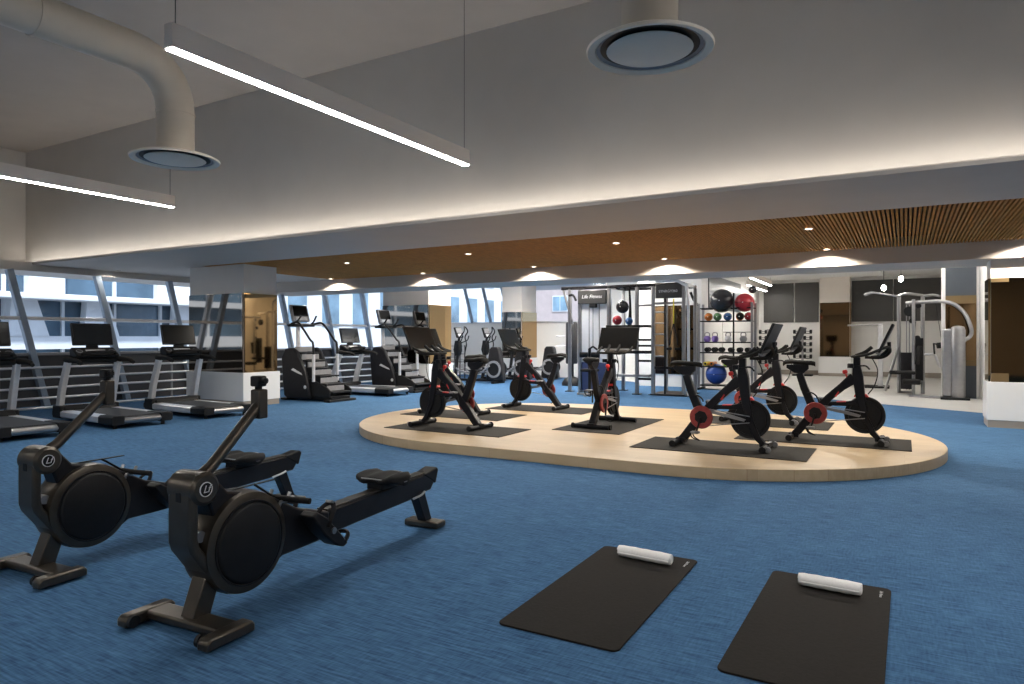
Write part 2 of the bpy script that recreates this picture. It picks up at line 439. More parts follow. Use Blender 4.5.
# guard rail in front of the windows
gr = thing('guard_rail', 'long horizontal steel guard rail running before the slanted windows', 'railing', (-13.9, 0, 0))
for z in (.80, .61, .42, .23, .05):
    obj('rail', MB().tube([(0, -4.8, z), (0, 20.5, z)], .022, 8), 'silver', gr)
y = -4.0
while y < 20.5:
    obj('post', MB().box(-.055, -.03, y - .02, y + .02, 0, 1.0), 'grey_plastic', gr); y += 3.3

# ------------------------------------------------------------------ street outside
struct('ground', MB().box(-120, 60, -60, 140, -6.2, -6), 'ext_ground')
fa = thing('office_building', 'white office facade with dark glazed bands seen through the left windows', 'building', (-27, 0, 0))
obj('glazing', MB().box(-.5, 0, -12, 22, -6, 16), 'ext_glass', fa)
m = MB()
for z0, z1 in [(-6, .7), (.95, 1.42), (2.70, 2.95), (6.1, 6.5), (9.6, 10), (13, 16)]: m.box(-.3, .45, -12, 22, z0, z1)
m.box(.45, 1.5, 2, 19, 2.70, 2.78)
obj('white_band', m, 'ext_white', fa)
m = MB(); y = -11.3
while y < 22:
    m.box(0, .12, y, y + .10, -6, 16); y += 1.9
obj('mullions', m, 'ext_white', fa)
m = MB()
for y in (11.5, 14.0, 17.6, 20.2):
    m.add([(.1, y, 1.42), (.1, y + 1.3, 1.42), (.1, y + .9, 2.7), (.1, y + .1, 2.7), (.5, y, 1.42), (.5, y + 1.3, 1.42), (.5, y + .9, 2.7), (.5, y + .1, 2.7)],
          [(0,3,2,1), (4,5,6,7), (0,1,5,4), (1,2,6,5), (2,3,7,6), (3,0,4,7)])
m.box(0, .3, 17, 22, 2.95, 4.2); m.box(0, .35, 12.2, 13.4, 2.95, 6.1)
obj('pier', m, 'ext_white', fa)
fb = thing('office_building', 'pale tower with tall bluish windows seen past the stair climber', 'building', (-29, 0, 0))
obj('wall', MB().box(-6, 0, 22.5, 60, -6, 22), 'ext_white', fb)
y = 23.4; n_ = 0
while y < 59:
    for z0 in (2.0, 5.4):
        obj('window', MB().box(0, .06, y, y + 1.3, z0, z0 + 2.4), 'ext_glass_pale', fb)
    y += 2.5
fc = thing('apartment_building', 'pinkish masonry building with small square windows behind the back window', 'building', (-10, 50, 0))
obj('wall', MB().box(-18.5, 14, 0, 6, -6, 18), 'ext_pink', fc)
for i in range(9):
    for z0 in (1.0, 3.5, 5.9, 8.3):
        w = obj('window', MB().box(-15 + i*2.7, -13.6 + i*2.7, -.08, 0, z0, z0 + 1.3), 'ext_white', fc)
        obj('pane', MB().box(-14.92 + i*2.7, -14.34 + i*2.7, -.11, -.08, z0 + .08, z0 + 1.22).box(-14.26 + i*2.7, -13.68 + i*2.7, -.11, -.08, z0 + .08, z0 + 1.22), 'ext_glass_pale', w)

# ================================================================== CEILING FITTINGS
def pendant(x, y0, y1, z, label, group=None, dm='diffuser', ztop=5.2, w=.08, h=.16, name='pendant_lamp'):
    t = thing(name, label, 'ceiling light', (x, (y0+y1)/2, z), 0, group)
    L = (y1 - y0) / 2
    obj('housing', MB().box(-w/2, w/2, -L, L, .004, h), 'white_paint', t, bevel=.003)
    obj('diffuser', MB().box(-w/2 + .006, w/2 - .006, -L + .006, L - .006, -.004, .006), dm, t)
    for s in (-1, 1):
        obj('cable', MB().tube([(0, s*(L - .05), h), (0, s*(L - .05), ztop - z)], .003, 6), 'black', t)
    return t
pendant(-4.07, 2.66, 6.08, 3.2, 'long white linear pendant, the larger one hanging over the rowing machines')
pendant(-8.98, 2.66, 5.95, 3.2, 'long white linear pendant at the left edge below the duct diffuser')
pendant(.95, 2.66, 5.95, 3.2, 'unseen white linear pendant added right of the view to light the mats')  # lamp out of view, added to light bikes and mats
for x in (-8.85, -4.0, .95):  # unseen second row of lamps, added for the light they give
    pendant(x, -3.6, -.4, 3.2, 'unseen white linear pendant added behind the camera for its light', 'unseen linear pendants added for light')
pendant(-3.75, 19.9, 23.2, 3.04, 'short lit linear pendant above the ball rack, nearer one', dm='back_diffuser', ztop=3.3)
pendant(-4.35, 22.6, 26.0, 3.04, 'short lit linear pendant above the ball rack, farther one', dm='back_diffuser', ztop=3.5)
for x, lab in ((-10, 'added fill lamp on the far ceiling over the ellipticals'), (-7, 'added fill lamp on the far ceiling over the cable rig'), (-1.2, 'added fill lamp on the far ceiling before the warm column'), (.6, 'added fill lamp on the far ceiling over the silver weight tower')):
    pendant(x, 14.3 if x < 0 and x > -11 and x != -1.2 else 15.2, 18.6, 3.38, lab, dm='back_diffuser', ztop=3.5, w=.30 if x < -5 else .08, name='fill_lamp')  # invented fixtures that brighten the back zone
for (x, y, z, lab) in ((-.45, 19.3, 2.60, 'small glowing spot lamp, lower one, before the dark wall panel'), (-.08, 19.6, 2.83, 'small glowing spot lamp, upper one, before the dark wall panel')):
    t = thing('spot_lamp', lab, 'ceiling light', (x, y, z), 0, 'bare spot lamps over the cable station')
    obj('bulb', MB().sphere((0,0,0), .055, 16, 10, 1.3), 'lamp_glow', t)
    obj('rod', MB().tube([(0,0,.06), (0,0,3.22 - z if y < 19.9 and y > 19.4 else 3.5 - z)], .006, 6).cyl((0,0,.08), (0,0,1), .03, .06), 'black', t)

def diffuser(x, y, z, label, r=.37):
    t = thing('air_duct', label, 'air duct', (x, y, z))
    zt = .9; rd = .165
    pts = [(0, 0, .02), (0, 0, .45)]
    for k in range(0, 9):
        a = k/8*PI/2; pts.append((0, -.42*(1 - math.cos(a)), .45 + .42*math.sin(a)))
    pts += [(0, -1.2, .87), (0, -7.5, .87)]
    obj('duct', MB().tube(pts, rd, 28, up=(1,0,0)), 'duct', t)
    for yy in (-1.2, -2.2, -3.2, -4.2): obj('seam_band', MB().ring((0, yy, .87), (0,1,0), rd + .008, rd - .005, .03), 'duct', t)
    obj('seam_band', MB().ring((0,0,.42), (0,0,1), rd + .006, rd - .005, .02), 'duct', t)
    obj('flange', MB().lathe([(rd, .03), (r*.9, .02), (r, 0), (r*.985, -.015), (r*.86, -.004), (r*.84, .02), (rd, .035)], n=48), 'face_cream', t)
    obj('inner_cone', MB().lathe([(r*.84, .0), (r*.66, .03), (r*.4, .018)], n=40), 'grey_plastic', t)
    obj('face_plate', MB().lathe([(0, -.014), (r*.64, -.014), (r*.68, -.006), (r*.64, .004), (0, .006)], n=40), 'face_cream', t)
    obj('neck_shadow_gap', MB().cyl((0, 0, .012), (0,0,1), r*.78, .006, 36), 'black', t)
    return t
diffuser(-1.3, 3.87, 3.05, 'round white ceiling diffuser on vertical duct at top centre of photo')
diffuser(-5.93, 3.95, 3.03, 'round duct diffuser on bent spiral duct at upper left', r=.39)

# recessed downlights in the wood slats
def downlight(x, y, label, group, w, tgt):
    t = thing('downlight', label, 'ceiling light', (x, y, 2.795), 0, group)
    obj('trim_ring', MB().ring((0,0,0), (0,0,1), .06, .045, .012, 20), 'white_paint', t)
    obj('lens', MB().cyl((0,0,.004), (0,0,1), .044, .004, 20), 'downlight_glow', t)
    l = bpy.data.lights.new('downlight_beam', 'SPOT'); l.energy = w; l.spot_size = R(150); l.spot_blend = .35; l.shadow_soft_size = .03; l.color = (1, .92, .80)
    o = bpy.data.objects.new('downlight_beam', l); COL.objects.link(o); o.parent = t; o.location = (0, 0, -.02)
for i, x in enumerate((-12.1, -9.3, -6.5, -3.8, -1.1, 1.6)):
    downlight(x, 12.14, ('recessed downlight making the leftmost bright scallop on the beam', 'recessed downlight whose scallop is second from the left on the beam', 'recessed downlight whose scallop is third from the left on the beam', 'recessed downlight whose scallop is above the cable rig', 'recessed downlight whose scallop is second from the right', 'recessed downlight making the scallop at the right edge')[i], 'downlights along the beam', SPOT_W, None)
for i, x in enumerate((-9.3, -6.5, -3.8, -1.1, 1.6)):
    downlight(x, 9.75, ('recessed downlight in the wood slats, leftmost of the near row', 'small recessed downlight in the wood slats above the left bikes', 'small recessed downlight in the wood slats above the middle bike', 'small recessed downlight in the wood slats above the right bikes', 'recessed downlight in the slats at the far right')[i], 'downlights in the slatted ceiling', SPOT_W * 1.3, None)
t = thing('downlight', 'recessed downlight washing the soffit near the left windows', 'ceiling light', (-14.6, 8.4, 2.795))
obj('trim_ring', MB().ring((0,0,0), (0,0,1), .06, .045, .012, 20), 'white_paint', t)
l = bpy.data.lights.new('downlight_beam', 'SPOT'); l.energy = 12; l.spot_size = R(150); l.shadow_soft_size = .03; l.color = (1, .92, .8)
o = bpy.data.objects.new('downlight_beam', l); COL.objects.link(o); o.parent = t; o.location = (0, 0, -.02)

# ================================================================== PLATFORM, BIKE MATS, BIKES
pts = []
for k in range(49):
    a = -PI/2 + PI*k/48; pts.append((-2.18 + 2.6*math.cos(a), 9.1 + 2.6*math.sin(a)))
for k in range(49):
    a = PI/2 + PI*k/48; pts.append((-4.85 + 2.6*math.cos(a), 9.1 + 2.6*math.sin(a)))
pl = obj('platform', MB().prism(pts, 0.001, .115, 'z'), 'platform_wood', bevel=.006)
tag(pl, 'low stadium-shaped light wood platform carrying the exercise bikes', 'platform')
PZ = .115
TILT = (0, 0, 0)
def bike_mat(cx, cy, lx, ly, label):
    o = obj('floor_mat', MB().box(-lx/2, lx/2, -ly/2, ly/2, 0, .008), 'bike_mat', bevel=.003, loc=(cx, cy, PZ))
    return tag(o, label, 'mat', 'black mats under the exercise bikes')
bike_mat(-5.28, 7.64, 1.85, .84, 'black rubber mat under the bike at the front left of the platform')
bike_mat(-6.15, 9.08, 1.84, .92, 'black rubber mat under the half hidden bike in the left middle')
bike_mat(-5.42, 10.5, 1.84, .92, 'black rubber mat under the back left bike')
bike_mat(-3.63, 9.12, .96, 1.86, 'black rubber mat turned lengthwise under the lone middle bike')
bike_mat(-1.77, 7.78, 1.85, .92, 'black rubber mat under the front right bike, nearest the platform edge')
bike_mat(-.87, 9.03, 1.88, .94, 'black rubber mat reaching farthest right on the platform')
bike_mat(-1.80, 10.42, 1.84, .96, 'black rubber mat showing behind the right hand bikes')

def make_bike():
    t = thing('exercise_bike', 'bike', 'exercise bike')
    fr = MB()
    # fork with head tube, main beam and lower link: flat-sided tapering members
    def beam(pts, wz, wy, nme, m='bike_black'):
        # ribbon in the x-z plane with local width wz, thickness wy in y
        P = [Vector((p[0], 0, p[1])) for p in pts]; L = []; Rr = []
        for i, p in enumerate(P):
            d = (P[min(i+1, len(P)-1)] - P[max(i-1, 0)]).normalized(); nrm = Vector((-d.z, 0, d.x))
            w = wz[i] if isinstance(wz, (list, tuple)) else wz
            L.append((p + nrm*w/2)); Rr.append((p - nrm*w/2))
        rings = []
        for a, b in zip(L, Rr): rings.append([(a.x, -wy/2, a.z), (a.x, wy/2, a.z), (b.x, wy/2, b.z), (b.x, -wy/2, b.z)])
        return obj(nme, MB().loft(rings), m, t, bevel=.012, seg=3)
    beam([(.21, .90), (.225, .77), (.25, .55), (.30, .30), (.38, .12), (.44, .055)], [.085, .115, .10, .075, .065, .05], .10, 'front_fork')
    beam([(.19, .76), (.06, .65), (-.08, .52), (-.21, .36), (-.33, .22), (-.43, .09), (-.48, .045)], [.13, .09, .085, .11, .10, .09, .07], .09, 'main_beam')
    beam([(-.18, .395), (-.05, .445), (.10, .45), (.25, .47)], [.06, .05, .055, .07], .07, 'link_beam')
    beam([(-.22, .33), (-.29, .45), (-.36, .62), (-.415, .80)], [.10, .095, .085, .08], .075, 'seat_post_sleeve')
    obj('front_foot', MB().tube([(.47, -.27, .035), (.47, .27, .035)], .033, 12).box(.40, .50, -.05, .05, .03, .075), 'bike_black', t)
    obj('rear_foot', MB().tube([(-.50, -.25, .03), (-.50, .25, .03)], .03, 12).box(-.53, -.42, -.05, .05, .02, .07), 'bike_black', t)
    for s in (-1, 1):
        obj('transport_wheel', MB().cyl((.52, s*.23, .032), (0,1,0), .03, .04, 16), 'grey_plastic', t)
        for x in (.47, -.50): obj('foot_cap', MB().cyl((x, s*.275, .033), (0,1,0), .036, .02, 14), 'black', t)
    obj('flywheel', MB().lathe([(0, -.028), (.17, -.028), (.175, -.012), (.215, -.02), (.218, 0), (.215, .02), (.175, .012), (.17, .028), (0, .028)], (.296, 0, .325), (0,1,0), 48), 'black', t)
    fw = [c for c in kids(t) if c.name.startswith('flywheel')][0]
    obj('hub', MB().cyl((.296, 0, .325), (0,1,0), .028, .10, 20), 'black', fw)
    g = obj('belt_guard', MB().lathe([(.07, -.012), (.125, -.014), (.132, 0), (.125, .014), (.07, .012), (.07, -.012)], (-.227, -.075, .325), (0,1,0), 40), 'red_soft', t)
    obj('guard_center', MB().cyl((-.227, -.078, .325), (0,1,0), .075, .022, 7), 'black', g)
    obj('belt_cover', MB().prism([(-.21, .42), (-.20, .39), (.24, .30), (.26, .325), (.10, .37)], -.066, -.052), 'grey_plastic', t)
    for s, a in ((-1, 105), (1, -75)):
        ca = R(a); ex, ez = -.227 + .17*math.cos(ca), .325 - .17*math.sin(ca)
        c = obj('crank_arm', MB().tube([(-.227, s*.10, .325), (ex, s*.115, ez)], .013, 8, flat=.8), 'black', t)
        pd = obj('pedal', MB().box(ex-.045, ex+.045, s*.175-.045, s*.175+.045, ez-.012, ez+.012), 'grey_plastic', c, bevel=.005)
        pts = [(ex-.04, s*.175-.045, ez), (ex-.02, s*.175-.04, ez-.055), (ex+.05, s*.175, ez-.085), (ex-.02, s*.175+.04, ez-.055), (ex-.04, s*.175+.045, ez)]
        obj('toe_cage', MB().tube(pts, .007, 6, smooth=4), 'black', c)
    obj('belt', MB().prism([(-.22, .228), (-.22, .216), (.30, .285), (.30, .295)], -.064, -.054).prism([(-.22, .434), (-.22, .422), (.30, .355), (.30, .365)], -.064, -.054), 'steel', t)
    # saddle
    obj('seat_post', MB().tube([(-.405, 0, .78), (-.435, 0, .88)], .022, 12), 'steel', t)
    obj('seat_slider', MB().prism([(-.56, .90), (-.56, .86), (-.47, .80), (-.37, .79), (-.31, .85), (-.31, .90)], -.03, .03), 'bike_black', t, bevel=.006)
    prof = [(-.60, .045, .93), (-.57, .10, .955), (-.50, .115, .965), (-.43, .085, .955), (-.36, .045, .95), (-.29, .028, .948), (-.25, .02, .94), (-.235, .008, .93)]
    rings = []
    for x, w, z in prof:
        rings.append([(x, w*math.cos(2*PI*k/12), z - .022 + (.026 if math.sin(2*PI*k/12) > 0 else .030)*math.sin(2*PI*k/12)) for k in range(12)])
    obj('saddle', MB().loft(rings), 'black_soft', t, smooth=60)
    obj('adjust_lever', MB().tube([(-.33, -.03, .56), (-.27, -.05, .565), (-.22, -.05, .53), (-.21, -.05, .50)], .009, 7, smooth=4), 'black', t)
    obj('adjust_lever', MB().tube([(.25, -.04, .90), (.31, -.05, .90), (.35, -.05, .86)], .009, 7, smooth=4), 'black', t)
    # handlebar post and bars
    obj('handlebar_post', MB().box(.178, .252, -.035, .035, .86, 1.0), 'bike_black', t, bevel=.008)
    hb = MB()
    for s in (-1, 1):
        hb.tube([(.19, 0, 1.01), (.17, s*.12, 1.01), (.22, s*.21, 1.015), (.34, s*.235, 1.04), (.47, s*.23, 1.10), (.54, s*.15, 1.12), (.55, s*.08, 1.06), (.47, s*.05, 1.0), (.30, s*.04, 1.0)], .016, 9, smooth=4)
    obj('handlebar', hb, 'black_soft', t)
    for s in (-1, 1):
        obj('grip', MB().tube([(.20, s*.07, 1.02), (.30, s*.075, 1.06), (.37, s*.08, 1.12)], [.018, .021, .019], 10, smooth=4), 'black_soft', t)
    obj('tablet_arm', MB().tube([(.36, 0, 1.0), (.46, 0, 1.02), (.54, 0, 1.10), (.545, 0, 1.18)], .020, 10, smooth=4), 'bike_black', t)
    # tablet: tilted screen with body behind
    ang = math.atan2(.131, .297)
    def T(mb): 
        q = Matrix.Rotation(ang, 3, 'Y'); mb.v = [tuple(Vector((.51, 0, 1.225)) + q @ Vector(v)) for v in mb.v]; return mb
    tb = obj('tablet', T(MB().box(-.004, .022, -.30, .30, -.175, .175)), 'black', t, bevel=.006)
    obj('screen', T(MB().box(-.0065, -.003, -.29, .29, -.155, .165)), 'screen', tb)
    obj('sound_bar', T(MB().box(-.016, .03, -.20, .20, -.205, -.175)), 'grey_plastic', tb, bevel=.005)
    # red details
    obj('resistance_knob', MB().tube([(.12, 0, .74), (.095, 0, .80)], .010, 8).lathe([(0,-.025),(.022,-.022),(.03,0),(.022,.022),(0,.025)], (.088, 0, .825), (-.3,0,1), 18), 'red', t)
    obj('brake_pad', MB().prism([(.18, .535), (.20, .575), (.27, .585), (.32, .565), (.34, .535)], -.035, .035), 'red', t, bevel=.005)
    obj('accent_stripe', MB().prism([(-.02, .535), (.02, .595), (.03, .585), (-.005, .525)], -.046, .046).prism([(.0, .475), (.10, .48), (.10, .468), (.0, .463)], -.038, .038), 'red', t)
    obj('cable', MB().tube([(.37, -.02, 1.0), (.43, -.03, .85), (.40, -.03, .68), (.33, -.02, .57)], .006, 6, smooth=5), 'black', t)
    for s in (-1, 1): obj('bottle_holder', MB().cyl((.15, s*.07, .90), (0,0,1), .035, .05, 16), 'bike_black', t)
    return t
b0 = make_bike()
spots = [  # x, y, heading, label
    (-1.78, 7.86, 0, 'black exercise bike with red guard, nearest camera on right side of platform'),
    (-.70, 8.96, 0, 'black exercise bike at far right of platform, open view against the white wall'),
    (-1.84, 10.5, 0, 'black exercise bike behind the two front right bikes, its red parts half hidden'),
    (-3.67, 9.0, PI/2, 'black exercise bike in the platform centre, facing away with wide dark screen'),
    (-5.45, 7.72, PI, 'black exercise bike at front left of platform, facing the windows'),
    (-6.35, 9.10, PI, 'black exercise bike mostly hidden behind the front left bike'),
    (-5.62, 10.55, PI, 'black exercise bike at back left of platform, before the ellipticals')]
for i, (x, y, a, lab) in enumerate(spots):
    o = b0 if i == 0 else dup(b0, (0,0,0))
    o.location = (x, y, PZ + .009); o.rotation_euler = (0, 0, a); tag(o, lab, 'exercise bike', 'exercise bikes on the wood platform')

# ================================================================== ROWING MACHINES
def make_rower():
    t = thing('rowing_machine', 'rower', 'rowing machine')
    B = 'bronze_metal'
    # front shell: outer strut that bends back under the wheel
    outer = [(-.035, .733), (-.068, .69), (-.077, .62), (-.077, .41), (-.065, .37), (.07, .185), (.14, .115), (.18, .16), (.10, .235), (-.018, .39), (-.028, .43), (-.028, .60), (0, .62)]
    obj('front_strut', MB().prism(outer, -.078, .078), B, t, bevel=.016, seg=3)
    obj('head_dome', MB().lathe([(0,-.092),(.062,-.092),(.078,-.078),(.08,0),(.078,.078),(.062,.092),(0,.092)], (.0, 0, .655), (0,1,0), 36), B, t)
    for s in (-1, 1):
        lg = obj('logo_badge', MB().ring((-.005, s*.094, .655), (0,1,0), .034, .030, .004, 32), 'ink', t)
        obj('badge_face', MB().cyl((-.005, s*.093, .655), (0,1,0), .030, .004, 28), 'black', lg)
        text('badge_script', 'Lf', .048, 'ink', lg, frame((-.005, s*.0965, .655), (-s*1. if s > 0 else 1., 0, 0), (0, 0, 1)), .0008, .35)
    body = [(.0, .72), (.07, .70), (.15, .61), (.26, .59), (.30, .40), (.16, .36), (.075, .48), (.03, .60)]
    obj('inner_body', MB().prism(body, -.060, .060), 'frame_dark', t, bevel=.012)
    obj('lower_roller', MB().cyl((.0, 0, .43), (0,1,0), .026, .11, 20), 'steel', t)
    obj('wheel_housing', MB().lathe([(0,-.095),(.215,-.095),(.243,-.085),(.25,-.05),(.25,.05),(.243,.085),(.215,.095),(0,.095)], (.25, 0, .345), (0,1,0), 64), B, t)
    for s in (-1, 1):
        dc = obj('wheel_cover', MB().lathe([(0,.012),(.180,.012),(.192,.006),(.197,-.004),(0,-.006)], (.25, s*.10, .345), (0,s,0), 64), 'black', t)
        obj('cover_ring', MB().ring((.25, s*.097, .345), (0,1,0), .207, .200, .010, 64), 'frame_dark', dc)
    tail = [(.25, .592), (.38, .56), (.50, .49), (.62, .425), (.86, .355), (.86, .212), (.75, .203), (.50, .20), (.40, .14), (.30, .10)]
    obj('tail_shell', MB().prism(tail, -.058, .058), 'frame_dark', t, bevel=.014, seg=3)
    obj('port_socket', MB().box(-.080, -.075, -.018, .018, .60, .645), 'black', t, bevel=.003)
    # front leg and foot
    obj('front_leg', MB().prism([(-.045, .03), (.055, .03), (.13, .24), (.035, .24)], -.045, .045), B, t, bevel=.006)
    obj('front_foot', MB().box(-.065, .055, -.27, .27, .02, .06), B, t, bevel=.012, seg=3)
    for s in (-1, 1):
        pd = obj('foot_pad', MB().prism([(-.17, .012), (-.17, .05), (-.15, .065), (.07, .065), (.09, .05), (.09, .012)], s*.27 - .035, s*.27 + .035), B, t, bevel=.010)
        obj('transport_wheel', MB().cyl((-.14, s*.225, .040), (0,1,0), .028, .02, 18), 'black', pd)
    # rail
    rail = [(.70, .208), (.95, .218), (1.60, .238), (1.72, .242), (1.80, .262), (1.93, .262), (1.965, .30), (2.0, .405), (1.86, .385), (1.50, .375), (.84, .352), (.70, .37)]
    obj('rail', MB().prism(rail, -.045, .045), 'frame_dark', t, bevel=.010)
    obj('rail_top', MB().prism([(.86, .352), (1.86, .386), (1.86, .398), (.86, .364)], -.038, .038), B, t, bevel=.003)
    obj('end_cap', MB().prism([(1.84, .385), (2.0, .415), (2.02, .395), (1.985, .30), (1.94, .33)], -.052, .052), 'black', t, bevel=.008)
    for s in (-1, 1): obj('release_lever', MB().tube([(1.70, s*.05, .245), (1.76, s*.075, .262), (1.84, s*.05, .268)], .008, 8, smooth=4), 'light_plastic', t)
    obj('rear_leg', MB().prism([(1.76, .28), (1.86, .28), (1.965, .03), (1.885, .03)], -.035, .035), 'frame_dark', t, bevel=.006)
    obj('rear_foot', MB().box(1.86, 1.98, -.14, .14, .005, .05), B, t, bevel=.012, seg=3)
    # seat with scooped surface on a trolley
    rings = []
    for i in range(15):
        v = -.175 + .35*i/14; e = (1 - abs(v/.178)**4)**.5
        zt = .455 + .028*(abs(v)/.165)**1.0 + .012*math.cos(v*38) - .035*max(0, abs(v) - .12)/.045
        x0, x1 = 1.44 - .14*e, 1.44 + .13*e
        r = []
        for k in range(16):
            a = 2*PI*k/16; cx = (x0+x1)/2 + (x1-x0)/2*math.copysign(abs(math.cos(a))**.6, math.cos(a))
            cz = zt - .022 + (.026 if math.sin(a) > 0 else .03)*math.copysign(abs(math.sin(a))**.7, math.sin(a))
            if k % 16 == 4: cz += .004
            r.append((cx, v, cz))
        rings.append(r)
    st = obj('seat', MB().loft(rings), 'black_soft', t, smooth=70)
    pts = [(1.44 + .142*math.cos(a), .173*math.sin(a), .440 + .014*math.cos(2*a)) for a in [2*PI*k/40 for k in range(40)]]
    obj('seat_piping', MB().tube(pts, .0045, 6, closed=True), 'grey_plastic', st)
    obj('seat_trolley', MB().box(1.34, 1.54, -.06, .06, .375, .43), 'black', t, bevel=.006)
    # foot plates with straps
    for s in (-1, 1):
        fp = obj('foot_plate', MB().prism([(.58, .40), (.62, .42), (.70, .37), (.82, .245), (.87, .19), (.83, .175), (.77, .20), (.68, .275)], s*.14 - .05, s*.14 + .05), 'black', t, bevel=.010)
        pts = [(.69, s*.14 - .055, .32), (.75, s*.14 - .045, .40), (.78, s*.14, .43), (.75, s*.14 + .045, .40), (.69, s*.14 + .055, .32)]
        obj('foot_strap', MB().tube(pts, .016, 6, smooth=4, flat=.3), 'frame_dark', fp)
        obj('strap_buckle', MB().obox((.775, s*.14, .435), (.03, .05, .012), (0, .5, 0)), 'steel', fp)
        obj('heel_cup', MB().tube([(.84, s*.14 - .045, .20), (.88, s*.14 - .035, .235), (.89, s*.14, .245), (.88, s*.14 + .035, .235), (.84, s*.14 + .045, .20)], .012, 6, smooth=4), 'black', fp)
    obj('foot_axle', MB().tube([(.74, -.20, .29), (.74, .20, .29)], .018, 10), 'steel', t)
    # pull handle resting on two hooks, and strap into the housing
    obj('pull_handle', MB().tube([(.53, -.22, .50), (.50, -.10, .505), (.50, .10, .505), (.53, .22, .50)], .016, 10, smooth=4), 'black_soft', t)
    obj('pull_strap', MB().box(.16, .50, -.012, .012, .598, .602).tube([(.36, 0, .60), (.49, 0, .51)], .006, 6), 'black', t)
    for s in (-1, 1):
        obj('handle_hook', MB().tube([(.46, s*.055, .44), (.48, s*.065, .49), (.52, s*.065, .488), (.545, s*.065, .53)], .010, 8, smooth=3), 'steel', t)
    # console arm
    obj('console_arm', MB().tube([(.03, 0, .69), (.10, 0, .735), (.385, 0, 1.0)], [.032, .029, .027], 14), B, t)
    obj('console_head', MB().box(.365, .425, -.033, .033, .935, 1.085), B, t, bevel=.008)
    k = obj('phone_clamp', MB().box(.36, .42, -.03, .03, 1.10, 1.155).box(.375, .405, -.015, .015, 1.08, 1.11), 'black', t, bevel=.008)
    obj('clamp_knob', MB().cyl((.39, -.042, 1.13), (0,1,0), .016, .025, 16), 'black', k)
    return t
r0 = make_rower()
rz = math.atan2(.998, -.059)
r0.location = (-2.87, 2.0, 0); r0.rotation_euler = (0, 0, rz)
tag(r0, 'dark bronze rowing machine nearest the camera, right of its twin', 'rowing machine', 'rowing machines on the blue carpet')
dup(r0, (-4.29, 2.02, 0), rz, 'dark bronze rowing machine at the left edge, behind its twin')

# ================================================================== EXERCISE MATS AND TOWELS
def rrect(w, l, r, n=6):
    P = []
    for cx, cy, a0 in ((w/2-r, l/2-r, 0), (-w/2+r, l/2-r, 90), (-w/2+r, -l/2+r, 180), (w/2-r, -l/2+r, 270)):
        for k in range(n+1):
            a = R(a0 + 90*k/n); P.append((cx + r*math.cos(a), cy + r*math.sin(a)))
    return P
def yoga_mat(cx, cy, w, l, rz, label):
    o = obj('exercise_mat', MB().prism(rrect(w, l, .035), 0.0005, .010, 'z'), 'mat_rubber', bevel=.002)
    o.location = (cx, cy, 0.0005); o.rotation_euler = (0, 0, rz)
    tag(o, label, 'exercise mat', 'exercise mats on the carpet')
    text('printed_logo', 'Life Fitness', .022, 'ink', o, frame((w/2 - .045, l/2 - .11, .0104), (0, -1, 0), (1, 0, 0)), .0003, .2)
    return o
yoga_mat(-1.37, 3.425, .60, 1.37, R(0.5), 'dark exercise mat on the carpet, left of the two, wholly in view')
yoga_mat(-.362, 3.475, .595, 1.36, R(-.3), 'dark exercise mat on the carpet, right of the two, cut by the frame')
def towel(cx, cy, L, rz, label):
    prof = []
    rings = []
    rad = .036
    n = 26; m_ = 14
    for i in range(m_+1):
        x = -L/2 + L*i/m_
        e = 1 - .10*(abs(2*x/L))**6; wob = 1 + .03*math.sin(i*1.9)
        rings.append([(x, rad*e*wob*1.08*math.cos(2*PI*k/n), rad*.92 + rad*.92*e*wob*math.sin(2*PI*k/n)*(1 if math.sin(2*PI*k/n) > 0 else .98)) for k in range(n)])
    o = obj('rolled_towel', MB().loft(rings), 'towel', bevel=.004)
    o.location = (cx, cy, .0115); o.rotation_euler = (0, 0, rz)
    tag(o, label, 'towel', 'rolled towels on the mats')
    for s in (-1, 1):
        sp = []
        for k in range(40):
            a = k/40*PI*5; rr = .004 + .030*k/40
            sp.append((s*(L/2 + .001), rr*math.cos(a), rad*.92 + rr*.92*math.sin(a)))
        obj('rolled_end', MB().tube(sp, .0028, 5), 'towel', o)
    obj('towel_flap', MB().tube([(-L/2 + .004, -.040, .030), (L/2 - .004, -.040, .030)], .004, 6), 'towel', o)
towel(-1.355, 3.945, .33, R(-4), 'white rolled towel at the head of the left exercise mat')
towel(-.345, 3.97, .30, R(-3), 'white rolled towel at the head of the right exercise mat')

